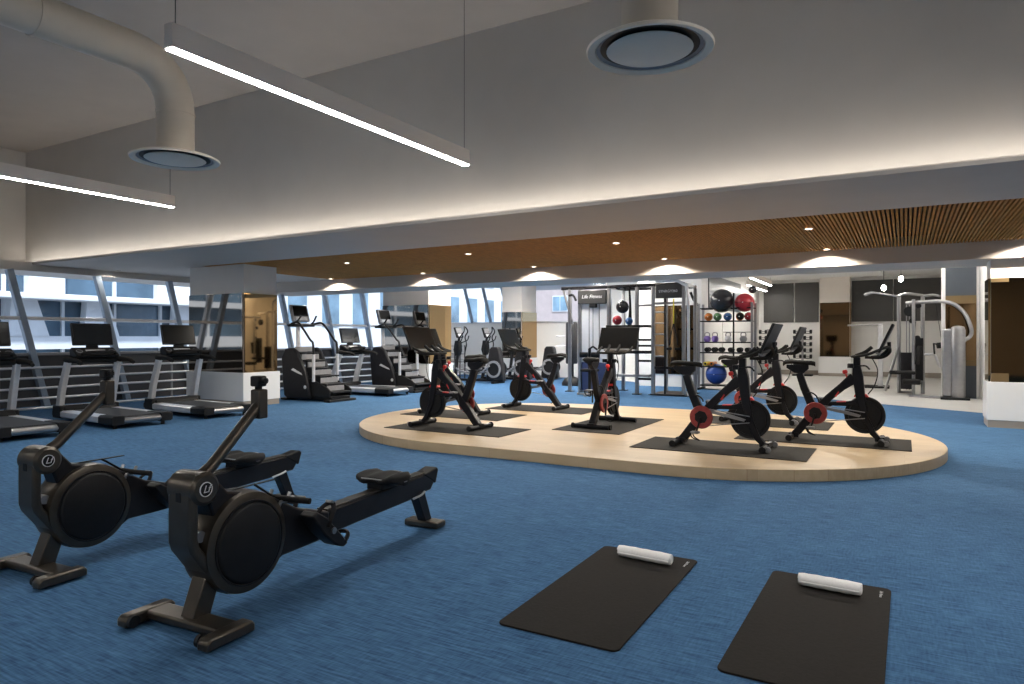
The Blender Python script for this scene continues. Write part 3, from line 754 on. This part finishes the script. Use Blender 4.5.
# ================================================================== TREADMILLS
def make_treadmill():
    t = thing('treadmill', 'treadmill', 'treadmill')
    obj('deck', MB().box(-1.0, .62, -.36, .36, .10, .175), 'black', t, bevel=.01)
    obj('running_belt', MB().box(-.98, .60, -.28, .28, .172, .186), 'belt', t, bevel=.004)
    for s in (-1, 1):
        obj('side_rail', MB().prism([(s*.29, .185), (s*.42, .185), (s*.455, .165), (s*.455, .09), (s*.43, .07), (s*.29, .07)], -.62, .66, 'x'), 'silver', t, bevel=.006)
        obj('end_cap', MB().prism([(s*.27, .195), (s*.43, .195), (s*.462, .17), (s*.462, .08), (s*.43, .06), (s*.27, .06)], -1.04, -.62, 'x'), 'black', t, bevel=.010)
        obj('rear_foot', MB().cyl((-.92, s*.36, .03), (0,0,1), .03, .06, 14), 'black', t)
        # upright leaning back to the user
        obj('upright', MB().tube([(.78, s*.40, .18), (.70, s*.40, .50), (.52, s*.385, .98)], [.085, .085, .075], 4, up=(0,1,0), flat=.7), 'silver', t, bevel=.012)
        obj('upright_foot', MB().box(.62, .90, s*.40 - .06, s*.40 + .06, .06, .26), 'black', t, bevel=.02)
        obj('handrail', MB().tube([(.56, s*.385, 1.0), (.40, s*.40, 1.0), (.18, s*.41, .99), (.05, s*.40, .95)], [.055, .045, .036, .03], 10, smooth=4), 'black_soft', t)
    obj('rear_roller', MB().cyl((-.99, 0, .12), (0,1,0), .05, .56, 20), 'steel', t)
    obj('motor_hood', MB().prism([(.58, .08), (.58, .20), (.64, .27), (.95, .24), (1.06, .16), (1.06, .07)], -.40, .40), 'black', t, bevel=.02, seg=3)
    obj('crossbar', MB().tube([(.52, -.40, 1.0), (.52, .40, 1.0)], .055, 12), 'black_soft', t)
    d = obj('dashboard', MB().prism([(.50, 1.03), (.36, 1.04), (.33, 1.07), (.56, 1.20), (.62, 1.16), (.60, 1.05)], -.33, .33), 'black', t, bevel=.02, seg=3)
    obj('keypad', MB().obox((.435, 0, 1.135), (.09, .30, .01), (0, -.52, 0)), 'light_plastic', d)
    for s in (-1, 1): obj('cup_holder', MB().ring((.45, s*.25, 1.12), (-.4, 0, 1), .048, .040, .05, 18), 'grey_plastic', d)
    obj('front_grip', MB().tube([(.42, -.26, 1.06), (.28, -.22, 1.12), (.25, 0, 1.13), (.28, .22, 1.12), (.42, .26, 1.06)], .020, 9, smooth=4), 'black_soft', t)
    obj('display_neck', MB().box(.55, .60, -.09, .09, 1.12, 1.30), 'black', t, bevel=.01)
    q = Matrix.Rotation(R(14), 3, 'Y'); P0 = Vector((.58, 0, 1.41))
    def T(m): m.v = [tuple(P0 + q @ Vector(v)) for v in m.v]; return m
    sc = obj('display', T(MB().box(-.02, .03, -.31, .31, -.185, .185)), 'black', t, bevel=.012)
    obj('screen', T(MB().box(-.024, -.019, -.29, .29, -.165, .165)), 'screen', sc)
    return t
t0 = make_treadmill()
for i, (x, y, a, lab) in enumerate([
    (-11.05, 4.72, PI - R(3), 'grey and black treadmill cut off by the left edge of the photo'),
    (-11.05, 6.22, PI - R(4), 'grey and black treadmill second from the left edge, behind the bronze rower arm'),
    (-11.0, 7.72, PI - R(5), 'grey and black treadmill beside the first mirrored column'),
    (-11.25, 12.50, PI, 'grey and black treadmill between the two stair climbers')]):
    o = t0 if i == 0 else dup(t0, (0,0,0))
    o.location = (x, y, 0); o.rotation_euler = (0, 0, a); tag(o, lab, 'treadmill', 'treadmills facing the windows')

# ================================================================== STAIR CLIMBERS
def make_climber():
    t = thing('stair_climber', 'stair climber', 'stair climber')
    side = [(.66, .10), (.70, .40), (.74, .95), (.62, 1.12), (.40, 1.14), (.28, 1.06), (.02, .62), (-.08, .34), (-.12, .12), (-.10, .05), (.55, .04)]
    for s in (-1, 1):
        sp = obj('side_panel', MB().prism(side, s*.34 - .05, s*.34 + .05), 'bike_black', t, bevel=.03, seg=3)
        obj('side_badge', MB().prism([(.42, .66), (.36, .70), (.12, .60), (.08, .555), (.20, .585)], s*.392 - .003, s*.392 + .003), 'silver', sp)
        obj('pivot_cap', MB().cyl((.0, s*.392, .30), (0,1,0), .04, .012, 20), 'silver', sp)
        obj('handrail', MB().tube([(.60, s*.30, 1.62), (.40, s*.34, 1.68), (.22, s*.35, 1.66), (-.10, s*.35, 1.32), (-.20, s*.35, 1.18), (-.21, s*.35, .48)], .024, 10, smooth=4), 'black', t)
        obj('rail_sleeve', MB().tube([(-.21, s*.35, 1.0), (-.21, s*.35, .42)], .034, 12), 'silver', t)
    for k in range(6):
        x = .44 - .19*k; z = 1.04 - .165*k
        stp = obj('step', MB().box(x - .20, x + .03, -.28, .28, z - .03, z), 'black', t, bevel=.005)
        obj('riser', MB().box(x + .0, x + .02, -.25, .25, z + .01, z + .12), 'grey_plastic', stp)
    for s in (-1, 1): obj('stringer', MB().prism([(-.05, .50), (-.05, .10), (-.64, .10), (-.66, .24), (-.58, .30)], s*.31 - .02, s*.31 + .02), 'black', t, bevel=.01)
    obj('base_frame', MB().box(-.66, .70, -.28, .28, .03, .12), 'black', t, bevel=.02)
    obj('floor_foot', MB().box(-.72, -.55, -.40, .40, .0, .05), 'black', t, bevel=.01)
    obj('floor_foot', MB().box(.55, .74, -.40, .40, .0, .05), 'black', t, bevel=.01)
    obj('mast', MB().tube([(.62, 0, 1.05), (.64, 0, 1.60), (.60, 0, 1.74)], [.05, .045, .04], 10, smooth=4), 'silver', t)
    obj('console_tray', MB().box(.42, .66, -.30, .30, 1.60, 1.66), 'black', t, bevel=.02)
    q = Matrix.Rotation(R(16), 3, 'Y'); P0 = Vector((.58, 0, 1.90))
    def T(m): m.v = [tuple(P0 + q @ Vector(v)) for v in m.v]; return m
    sc = obj('console', T(MB().box(-.02, .05, -.24, .24, -.19, .19)), 'grey_plastic', t, bevel=.015)
    obj('screen', T(MB().box(-.025, -.019, -.20, .20, -.07, .16)), 'screen', sc)
    obj('keypad', T(MB().box(-.026, -.019, -.16, .16, -.17, -.09)), 'light_plastic', sc)
    for s in (-1, 1):
        obj('grip', MB().tube([(.55, s*.28, 1.64), (.40, s*.24, 1.72), (.30, s*.22, 1.84)], .020, 9, smooth=4), 'black_soft', t)
    return t
c0 = make_climber()
c0.location = (-11.08, 10.75, 0); c0.rotation_euler = (0, 0, PI)
tag(c0, 'tall black stair climber right of the first mirrored column', 'stair climber', 'stair climbers facing the windows')
dup(c0, (-11.1, 13.62, 0), PI, 'dark stair climber standing just before the second mirrored column')

# ================================================================== ELLIPTICALS
def make_elliptical():
    t = thing('elliptical', 'elliptical', 'elliptical trainer')
    obj('base_rail', MB().box(-.95, .75, -.05, .05, .04, .11).box(-.9, -.8, -.32, .32, 0, .06).box(.62, .72, -.28, .28, 0, .06), 'black', t, bevel=.012)
    obj('drive_housing', MB().prism([(-1.08, .06), (-1.02, .55), (-.93, 1.02), (-.88, 1.08), (-.66, 1.08), (-.60, 1.0), (-.52, .5), (-.48, .06)], -.11, .11), 'frame_dark', t, bevel=.035, seg=3)
    for s in (-1, 1):
        dk = obj('crank_disc', MB().cyl((-.80, s*.15, .42), (0,1,0), .26, .05, 36), 'black', t)
        obj('disc_ring', MB().ring((-.80, s*.18, .42), (0,1,0), .255, .19, .02, 36), 'grey_plastic', dk)
        ph = s*.10
        obj('pedal_bar', MB().tube([(-.78 + ph, s*.21, .42 + ph), (-.3, s*.22, .30), (.30, s*.24, .34), (.50, s*.26, .44)], .026, 9, smooth=4), 'grey_plastic', t)
        obj('foot_pedal', MB().box(-.36, .02, s*.22 - .085, s*.22 + .085, .34, .39), 'black', t, bevel=.02)
        obj('moving_arm', MB().tube([(.50, s*.27, .42), (.52, s*.27, .85), (.46, s*.27, 1.15), (.42 - ph, s*.28, 1.38), (.30 - ph, s*.25, 1.55), (.34 - ph, s*.18, 1.70)], .020, 9, smooth=5), 'black', t)
        obj('fixed_grip', MB().tube([(.52, s*.05, 1.20), (.36, s*.16, 1.28), (.30, s*.17, 1.42)], .017, 8, smooth=4), 'black_soft', t)
    obj('mast', MB().tube([(.70, 0, .08), (.62, 0, .70), (.55, 0, 1.35)], [.055, .05, .04], 10, smooth=3), 'frame_dark', t)
    obj('mast_cover', MB().prism([(.48, .95), (.50, 1.25), (.66, 1.28), (.72, .98), (.66, .8), (.54, .8)], -.09, .09), 'black', t, bevel=.03)
    q = Matrix.Rotation(R(20), 3, 'Y'); P0 = Vector((.56, 0, 1.52))
    def T(m): m.v = [tuple(P0 + q @ Vector(v)) for v in m.v]; return m
    sc = obj('console', T(MB().box(-.02, .04, -.17, .17, -.17, .17)), 'black', t, bevel=.015)
    obj('screen', T(MB().box(-.025, -.019, -.14, .14, -.02, .14)), 'grey_plastic', sc)
    obj('keypad', T(MB().box(-.026, -.019, -.10, .10, -.14, -.05)), 'light_plastic', sc)
    return t
e0 = make_elliptical()
e0.location = (-11.35, 17.35, 0); e0.rotation_euler = (0, 0, PI)
tag(e0, 'black elliptical trainer with pale ringed wheel, nearest of its row of three', 'elliptical trainer', 'elliptical trainers at the back')
dup(e0, (-11.1, 18.55, 0), PI, 'black elliptical trainer with pale ringed wheel, middle of its row of three')
dup(e0, (-10.75, 19.72, 0), PI + R(4), 'black elliptical trainer with pale ringed wheel, farthest right before the back wall')
# small white step ladder-like rack behind the ellipticals
wr = thing('storage_rack', 'small pale open rack with thin shelves behind the nearest elliptical', 'rack', (-12.45, 17.9, 0), 0)
for s in (-1, 1):
    obj('post', MB().box(s*.3 - .012, s*.3 + .012, -.15, -.126, 0, 1.12), 'black', wr); obj('post', MB().box(s*.3 - .012, s*.3 + .012, .126, .15, 0, 1.12), 'black', wr)
for z in (.12, .36, .60, .85, 1.10): obj('shelf', MB().box(-.3, .3, -.15, .15, z - .01, z), 'black', wr)

# ================================================================== CABLE RIG
rg = thing('training_rig', 'tall steel cable and functional training rig with two dark header panels', 'training rig', (-6.0, 15.9, 0))
X = lambda wx: wx + 6.0
def post(wx, y, h, r=.04, nm='post', m='steel', z0=0):
    return obj(nm, MB().box(X(wx) - r, X(wx) + r, y - r, y + r, z0, h), m, rg, bevel=.008)
for wx, yy in ((-7.32, -.3), (-6.27, -.3), (-5.55, -.3), (-5.15, -.3), (-4.42, -.3), (-6.27, .7), (-5.15, .7), (-4.42, .7)):
    p_ = post(wx, yy, 2.62)
    obj('foot_plate', MB().box(X(wx) - .09, X(wx) + .09, yy - .09, yy + .09, 0, .02), 'black', p_)
obj('top_beam', MB().box(X(-7.55), X(-4.40), -.34, -.26, 2.56, 2.64), 'frame_dark', rg, bevel=.01)
obj('top_beam', MB().box(X(-6.30), X(-4.40), .66, .74, 2.56, 2.64), 'frame_dark', rg, bevel=.01)
for wx in (-6.27, -5.15, -4.42): obj('side_beam', MB().box(X(wx) - .035, X(wx) + .035, -.26, .66, 2.56, 2.63), 'steel', rg)
for z in (.35, .78, 1.14, 1.28, 2.10): obj('cross_beam', MB().box(X(-5.55), X(-5.15), -.33, -.27, z, z + .05), 'black' if z < 2 else 'steel', rg)
obj('slant_strut', MB().tube([(X(-7.50), -.3, 2.56), (X(-7.24), -.3, 1.7)], .03, 10), 'steel', rg)
# left tower with weight shroud
sh = obj('weight_shroud', MB().box(X(-7.02), X(-6.33), -.25, .05, .75, 2.34), 'shroud_white', rg, bevel=.01)
obj('shroud_groove', MB().box(X(-6.82), X(-6.80), -.262, -.25, .8, 2.3), 'steel', sh)
obj('shroud_groove', MB().box(X(-6.55), X(-6.53), -.262, -.25, .8, 2.3), 'steel', sh)
obj('lower_shroud', MB().box(X(-7.02), X(-6.33), -.26, .05, .05, .75), 'shroud_reflection', rg, bevel=.02)  # blue carpet reflection painted into the lower shroud colour
obj('tower_frame', MB().box(X(-7.10), X(-7.02), -.30, .06, 0, 2.56), 'steel', rg, bevel=.01)
hd = obj('header_panel', MB().box(X(-7.08), X(-6.32), -.36, -.28, 2.19, 2.54), 'dark_panel', rg, bevel=.02)
text('header_lettering', 'Life Fitness', .12, 'ink', hd, frame((X(-6.7), -.364, 2.37), (1,0,0), (0,0,1)), .002, .25)
pu = obj('pulley_block', MB().box(X(-6.77), X(-6.58), -.36, -.27, 2.10, 2.22), 'black', rg, bevel=.02)
obj('cable', MB().tube([(X(-6.68), -.32, 2.12), (X(-6.68), -.32, 1.15)], .008, 6), 'black', rg)
ro = obj('tricep_handle', MB().tube([(X(-6.80), -.32, 1.06), (X(-6.68), -.32, 1.14), (X(-6.56), -.32, 1.06)], .025, 8), 'black_soft', rg)
# right tower with curved top frame
pts = [(X(-5.10), -.36, 0.02), (X(-5.10), -.36, 2.30)]
hd2 = obj('header_panel', MB().box(X(-5.08), X(-4.45), -.37, -.30, 2.28, 2.62), 'dark_panel', rg, bevel=.02)
text('header_lettering', 'SYNRGY360', .085, 'ink', hd2, frame((X(-4.77), -.374, 2.44), (1,0,0), (0,0,1)), .002)
obj('curved_frame', MB().tube([(X(-5.05), -.42, 2.68), (X(-4.62), -.42, 2.68), (X(-4.42), -.42, 2.60), (X(-4.30), -.42, 2.40), (X(-4.28), -.42, 1.2), (X(-4.28), -.42, .03)], .035, 10, smooth=5), 'silver', rg)
for z in (.65, .92, 1.18, 1.44, 1.70, 1.96): obj('ladder_rung', MB().tube([(X(-5.15), -.3, z), (X(-4.86), -.3, z)], .015, 8), 'light_plastic', rg)
obj('ladder_side', MB().box(X(-4.88), X(-4.84), -.33, -.29, 0, 2.3), 'black', rg)
obj('cross_beam', MB().box(X(-5.15), X(-4.42), -.33, -.27, .62, .68), 'black', rg)
obj('cross_beam', MB().box(X(-5.15), X(-4.42), -.33, -.27, 2.14, 2.19), 'steel', rg)
obj('floor_plate', MB().box(X(-5.20), X(-4.38), -.4, .75, 0, .04), 'black', rg, bevel=.01)
st = obj('strap_anchor', MB().box(X(-4.66), X(-4.63), -.35, -.345, 1.66, 2.26), 'yellow', rg)
for s in (-1, 1):
    obj('training_strap', MB().tube([(X(-4.645), -.35, 1.68), (X(-4.645 + s*.08), -.36, 1.36), (X(-4.645 + s*.10), -.36, 1.18)], .014, 6), 'black_soft', rg)
    obj('strap_handle', MB().tube([(X(-4.645 + s*.10) - .06, -.36, 1.10), (X(-4.645 + s*.10) + .06, -.36, 1.10)], .028, 8), 'black_soft', rg)
# middle bay: pull-up grips, hanging rope, punch ball
for wx in (-6.05, -5.85, -5.70): obj('pull_up_grip', MB().tube([(X(wx), -.45, 2.60), (X(wx), -.36, 2.55), (X(wx), -.2, 2.55), (X(wx), -.1, 2.60)], .018, 8, smooth=3), 'black_soft', rg)
for wx in (-5.0, -4.8, -4.6): obj('top_knob', MB().tube([(X(wx) - .05, -.42, 2.74), (X(wx) + .05, -.42, 2.78)], .022, 8).tube([(X(wx), -.42, 2.68), (X(wx), -.42, 2.75)], .012, 6), 'black', rg)
obj('hanging_rope', MB().tube([(X(-5.85), 0, 2.56), (X(-5.83), 0, 2.1), (X(-5.84), 0, 1.75), (X(-5.86), 0, 1.45)], [.025, .03, .05, .06], 8, smooth=3), 'black_soft', rg)
obj('storage_tray', MB().box(X(-6.27), X(-5.2), -.5, -.2, 1.60, 1.66), 'black', rg, bevel=.008)
obj('storage_tray', MB().box(X(-6.27), X(-5.2), -.5, -.2, .98, 1.05), 'black', rg, bevel=.008)
obj('storage_tray', MB().box(X(-6.27), X(-5.2), -.45, -.2, .42, .48), 'steel', rg, bevel=.008)
obj('cable_arm', MB().tube([(X(-7.32), -.34, 2.42), (X(-7.20), -.36, 2.42), (X(-7.12), -.36, 2.28)], .03, 8, smooth=3), 'black', rg)

def ball(name, x, y, z, r, m, label, cat, group, seam=True):
    t = obj(name, MB().sphere((0,0,0), r, 28, 16), m, loc=(x, y, z)); tag(t, label, cat, group)
    if seam:
        obj('seam_line', MB().ring((0,0,0), (0,0,1), r + .002, r - .004, .008, 28), 'black' if m != 'ball_black' else 'frame_dark', t)
        obj('valve', MB().cyl((0, -r + .002, .0), (0,1,0), .012, .01, 10), 'ink', t)
    return t
ball('medicine_ball', -6.02, 15.52, 1.78 - .0, .115, 'ball_red', 'reddish medicine ball on the upper tray of the training rig', 'medicine ball', None)
ball('medicine_ball', -5.72, 15.52, 1.755, .09, 'blue_mid', 'small blue medicine ball on the upper tray of the training rig', 'medicine ball', None)
ball('punch_ball', -6.05, 15.95, 2.12, .16, 'ball_black', 'dark ball hanging under the top beam of the training rig', 'punching ball', None)

# punching bag with its own stand left of the rig
pb = thing('punching_bag', 'tall black padded bag standing left of the training rig', 'punching bag', (-8.2, 17.6, 0))
obj('bag', MB().lathe([(0,.62),(.15,.62),(.17,.66),(.17,1.75),(.15,1.80),(0,1.80)], n=24), 'bag_leather', pb)
obj('base', MB().lathe([(0,0),(.28,0),(.28,.08),(.20,.2),(.06,.26),(.06,.64),(0,.64)], n=24), 'black', pb)
for z in (1.12, 1.40): obj('side_peg', MB().tube([(-.16, 0, z), (-.48, 0, z)], .018, 8), 'steel', pb)

# low seat bench unit in front of the shroud
sb = thing('cable_bench', 'small black workout seat with roller pads before the white shroud', 'bench', (-6.45, 14.85, 0), R(10))
obj('seat_pad', MB().box(-.20, .20, -.16, .16, .55, .62), 'black_soft', sb, bevel=.03, seg=3)
obj('column', MB().box(-.03, .03, -.03, .03, .04, 1.10), 'black', sb)
obj('foot_bar', MB().box(-.30, .30, -.04, .04, 0, .05), 'steel', sb, bevel=.01)
obj('foot_bar', MB().box(-.04, .04, -.45, .45, 0, .05), 'steel', sb, bevel=.01)
for s in (-1, 1): obj('roller_pad', MB().cyl((s*.14, -.02, .95), (1,0,0), .065, .18, 16), 'black_soft', sb)

# ================================================================== BALL RACK
rk = thing('equipment_rack', 'open steel rack of balls, kettlebells and dumbbells before the white wall', 'rack', (-4.0, 18.15, 0))
for sx in (-.68, .66):
    for y in (-.22, .22): obj('post', MB().box(sx - .03, sx + .03, y - .03, y + .03, 0, 2.25), 'steel', rk, bevel=.005)
    obj('base_foot', MB().box(sx - .04, sx + .04, -.36, .32, 0, .05), 'black', rk, bevel=.008)
obj('middle_post', MB().box(.20, .235, -.30, -.26, .05, 2.5), 'black', rk)
SH = [.13, .62, .98, 1.25, 1.80]
for z in SH: obj('shelf', MB().box(-.65, .63, -.24, .24, z - .03, z), 'black', rk, bevel=.004)
for z, y in ((2.12, -.2), (2.12, .2)): obj('ball_rail', MB().tube([(-.72, y, z), (.68, y, z)], .016, 8), 'black', rk)
obj('rail_hook', MB().tube([(-.70, -.22, 2.2), (-.82, -.22, 2.36), (-.90, -.22, 2.56)], .035, 8, smooth=3), 'black', rk)
obj('front_rail', MB().tube([(-.05, -.22, 1.50), (.63, -.22, 1.50)], .010, 6), 'steel', rk)
RX, RY = -4.0, 18.15
ball('stability_ball', RX - .14, RY, 2.12 + .20, .31, 'ball_black', 'big glossy black exercise ball on top of the equipment rack', 'exercise ball', 'balls on top of the rack')
ball('stability_ball', RX + .44, RY - .04, 2.12 + .14, .24, 'ball_red', 'dark red exercise ball on top of the equipment rack', 'exercise ball', 'balls on top of the rack')
ball('medicine_ball', RX + .60, RY + .17, 2.60, .10, 'ball_black', 'small black ball perched beside the red ball on the rack', 'medicine ball', 'balls on top of the rack')
for x, m_, lab in ((-.47, 'orange', 'yellow-orange medicine ball, leftmost on the upper shelf'), (-.24, 'green', 'dark green medicine ball on the upper shelf'), (.02, 'blue_mid', 'blue medicine ball in the middle of the upper shelf'), (.33, 'black_soft', 'black and orange medicine ball right of the middle post'), (.54, 'ball_red', 'dark red medicine ball at the right end of the upper shelf')):
    b = ball('medicine_ball', RX + x, RY - .05, 1.80 + .104, .10, m_, lab, 'medicine ball', 'medicine balls on the upper shelf')
    obj('colour_band', MB().ring((0,0,0), (.3, -1, .2), .103, .09, .05, 24), 'orange' if m_ in ('orange', 'black_soft') else 'frame_dark', b)
def kettlebell(x, m, label):
    t = thing('kettlebell', label, 'kettlebell', (RX + x, RY - .08, 1.25), 0, 'kettlebells on the rack')
    obj('body', MB().lathe([(0,0),(.06,0),(.085,.04),(.092,.085),(.075,.135),(.04,.155),(0,.158)], n=20), m, t)
    obj('handle', MB().tube([(-.055, 0, .12), (-.062, 0, .19), (-.04, 0, .235), (.04, 0, .235), (.062, 0, .19), (.055, 0, .12)], .014, 8, smooth=4), 'steel', t)
for x, m_, lab in ((-.50, 'purple', 'purple kettlebell, leftmost on its shelf'), (-.30, 'purple', 'purple kettlebell, second from the left on its shelf'), (.04, 'light_plastic', 'pale grey kettlebell beside the middle post'), (.42, 'grey_plastic', 'darker grey kettlebell at the right of its shelf')):
    kettlebell(x, m_, lab)
def dumbbell(x, y, z, label, group, rz=PI/2, r=.065, parts=True):
    t = thing('dumbbell', label, 'dumbbell', (x, y, z), rz, group)
    for s in (-1, 1): obj('weight_head', MB().cyl((s*.10, 0, r), (1,0,0), r, .085, 8), 'black', t, bevel=.006)
    obj('handle', MB().tube([(-.07, 0, r), (.07, 0, r)], .016, 8), 'steel', t)
    return t
db0 = dumbbell(RX - .50, RY, .98, 'black dumbbell on the middle shelf of the ball rack, leftmost', 'dumbbells on the ball rack shelf')
for x, lab in ((-.32, 'black dumbbell on the middle shelf, second from the left'), (-.14, 'black dumbbell on the middle shelf, third from the left'), (.10, 'black dumbbell on the middle shelf, left of the middle post'), (.32, 'black dumbbell on the middle shelf, right of the middle post'), (.52, 'black dumbbell on the middle shelf, rightmost')):
    dup(db0, (RX + x, RY, .98), PI/2, lab)
for x, m_, lab in ((-.52, 'yellow', 'yellow foam roller on the lower shelf, left end'), (-.36, 'orange', 'orange foam roller on the lower shelf'), (.0, 'lime', 'lime green foam roller on the lower shelf')):
    o = thing('foam_roller', lab, 'foam roller', (RX + x, RY, .62), 0, 'foam rollers on the lower shelf')
    obj('roller_body', MB().cyl((0, 0, .055), (0,1,0), .055, .40, 18), m_, o); obj('core', MB().cyl((0, 0, .055), (0,1,0), .03, .41, 12), 'black', o)
ball('stability_ball', RX - .28, RY - .02, .405, .27, 'ball_blue', 'blue exercise ball on the lowest shelf of the equipment rack', 'exercise ball', None)
t_ = thing('mirror_panel_screen', 'grey-blue square glass panel above the ball rack', 'wall panel', (-4.0, 19.05, 2.6))
bpy.data.objects.remove(t_)

# dumbbell towers against the far wall
def tower(x, y, label, n, per, grp):
    t = thing('dumbbell_tower', label, 'dumbbell rack', (x, y, 0))
    obj('base', MB().box(-.32, .32, -.25, .25, 0, .06), 'black', t, bevel=.01)
    obj('spine', MB().box(-.04, .04, -.04, .04, .06, .35 + .22*n), 'steel', t)
    for k in range(n):
        z = .42 + .22*k
        for s in (-1, 1): obj('cradle', MB().box(s*.17 - .13, s*.17 + .13, -.10, .06, z - .02, z), 'black', t)
        for s in (-1, 1):
            dup(db0, (x + s*.17, y - .02, z + .0), 0, f'black dumbbell cradled on the {grp}', f'dumbbells on the {grp}')
tower(-4.32, 26.2, 'upright dumbbell rack at the far wall, left one beside the ball rack', 6, 2, 'left upright dumbbell rack')
tower(-3.15, 26.2, 'upright dumbbell rack at the far wall, right one behind the bikes', 6, 2, 'right upright dumbbell rack')

# ================================================================== MULTI STATION GYM
gy = thing('multi_station_gym', 'silver multi station cable gym on the pale floor at right', 'gym machine', (.1, 18.9, 0))
def gp(nm, a, b, r=.035, m='steel', n=10): return obj(nm, MB().tube([a, b], r, n), m, gy)
G = lambda px, z, y=0.: (px, y, z)
gp('upright_post', (-.22, .3, 0), (-.22, .3, 2.42), .045, 'steel')
gp('upright_post', (.28, .3, 0), (.28, .3, 2.40), .045, 'steel')
gp('slant_leg', (-.24, .2, 1.1), (-.52, .1, .05), .03)
gp('centre_post', (.08, -.5, .02), (.08, -.5, 2.25), .035)
gp('guide_rod', (-.06, .1, .1), (-.06, .1, 2.2), .012); gp('guide_rod', (.0, .1, .1), (.0, .1, 2.2), .012)
obj('top_frame', MB().tube([(-.24, .3, 2.38), (-.05, .1, 2.42), (.28, .3, 2.38)], .032, 8, smooth=4), 'steel', gy)
obj('pulldown_arm', MB().tube([(-.20, .2, 2.36), (-.45, .0, 2.40), (-.80, -.1, 2.46), (-.95, -.1, 2.42)], .025, 8, smooth=4), 'grey_plastic', gy)
obj('pulldown_grip', MB().tube([(-.80, -.1, 2.46), (-.96, -.1, 2.40)], .035, 8), 'grey_plastic', gy)
obj('right_arm', MB().tube([(.28, .3, 2.36), (.48, .2, 2.38), (.62, .1, 2.34)], .03, 8, smooth=3), 'steel', gy)
obj('arched_beam', MB().tube([(-.06, -.3, 2.18), (.68, -.78, 2.17), (1.0, -.85, 1.97), (1.14, -.95, 1.66), (1.16, -.98, 1.42), (1.02, -1.0, 1.28)], .042, 10, smooth=5), 'steel', gy)
obj('weight_tower', MB().lathe([(0,.04),(.13,.04),(.14,.08),(.14,1.52),(.12,1.59),(.06,1.62),(0,1.63)], (.91, -1.15, 0), n=28), 'steel', gy)
obj('tower_panel', MB().box(.62, .80, -1.22, -.98, .06, 1.55), 'steel', gy, bevel=.03)
obj('tower_base', MB().box(.58, 1.12, -1.36, -.95, 0, .05), 'black', gy, bevel=.01)
obj('base_bar', MB().tube([(.0, -.9, .03), (.35, -1.05, .03), (.9, -1.15, .03)], .03, 8), 'steel', gy)
obj('base_bar', MB().tube([(.08, -.5, .03), (.08, .3, .03), (-.22, .3, .03)], .03, 8), 'steel', gy)
k_ = obj('weight_stack', MB().box(-.18, .12, .02, .26, .12, 1.0), 'frame_dark', gy)
for z in (.25, .40, .55, .70, .85): obj('stack_gap', MB().box(-.182, .122, .018, .262, z, z + .008), 'black', k_)
obj('weight_stack', MB().box(.10, .28, -.28, -.10, .35, 1.35), 'black', gy, bevel=.01)
obj('seat_pad', MB().box(-.42, .12, -.62, -.30, .50, .58), 'black_soft', gy, bevel=.03, seg=3)
obj('seat_pad', MB().box(-.14, .22, -.85, -.55, .28, .40), 'black_soft', gy, bevel=.03, seg=3)
obj('back_pad', MB().obox((.18, -.42, .95), (.10, .26, .45), (0, .15, 0)), 'black_soft', gy, bevel=.03, seg=3)
obj('cam_wheel', MB().cyl((-.0, -.25, 1.98), (0,1,0), .12, .05, 24), 'black', gy)
for z, x in ((1.75, .05), (1.35, .16), (2.1, .18)): obj('pulley', MB().cyl((x, -.4, z), (0,1,0), .06, .04, 18), 'black', gy)
obj('cable', MB().tube([(.15, -.38, 2.1), (.10, -.38, 1.35)], .007, 6), 'black', gy)
obj('long_cable', MB().tube([(.52, 0, 2.30), (.66, -.1, 1.2)], .006, 6), 'black', gy)
obj('press_arm', MB().tube([(.30, .3, .95), (.52, .2, .95), (.60, .1, .72), (.74, 0, .52), (.84, -.05, .50)], .03, 8, smooth=4), 'silver', gy)
obj('arm_pad', MB().cyl((.66, .0, 1.18), (1, .2, .1), .07, .20, 16), 'black_soft', gy)
obj('arm_link', MB().tube([(.52, .2, .95), (.50, .1, 1.22), (.62, 0, 1.18)], .02, 8), 'black', gy)
hx = thing('chin_dip_stand', 'pale metal stand with a thin horizontal bar left of the cable gym', 'gym stand', (-.75, 21.0, 0))
obj('post', MB().box(.12, .24, -.06, .06, 0, 1.72), 'light_plastic', hx, bevel=.01); obj('bar', MB().tube([(-.62, 0, 1.70), (.24, 0, 1.72)], .025, 8), 'steel', hx)
obj('base', MB().box(-.3, .4, -.4, .4, 0, .05), 'black', hx, bevel=.01)
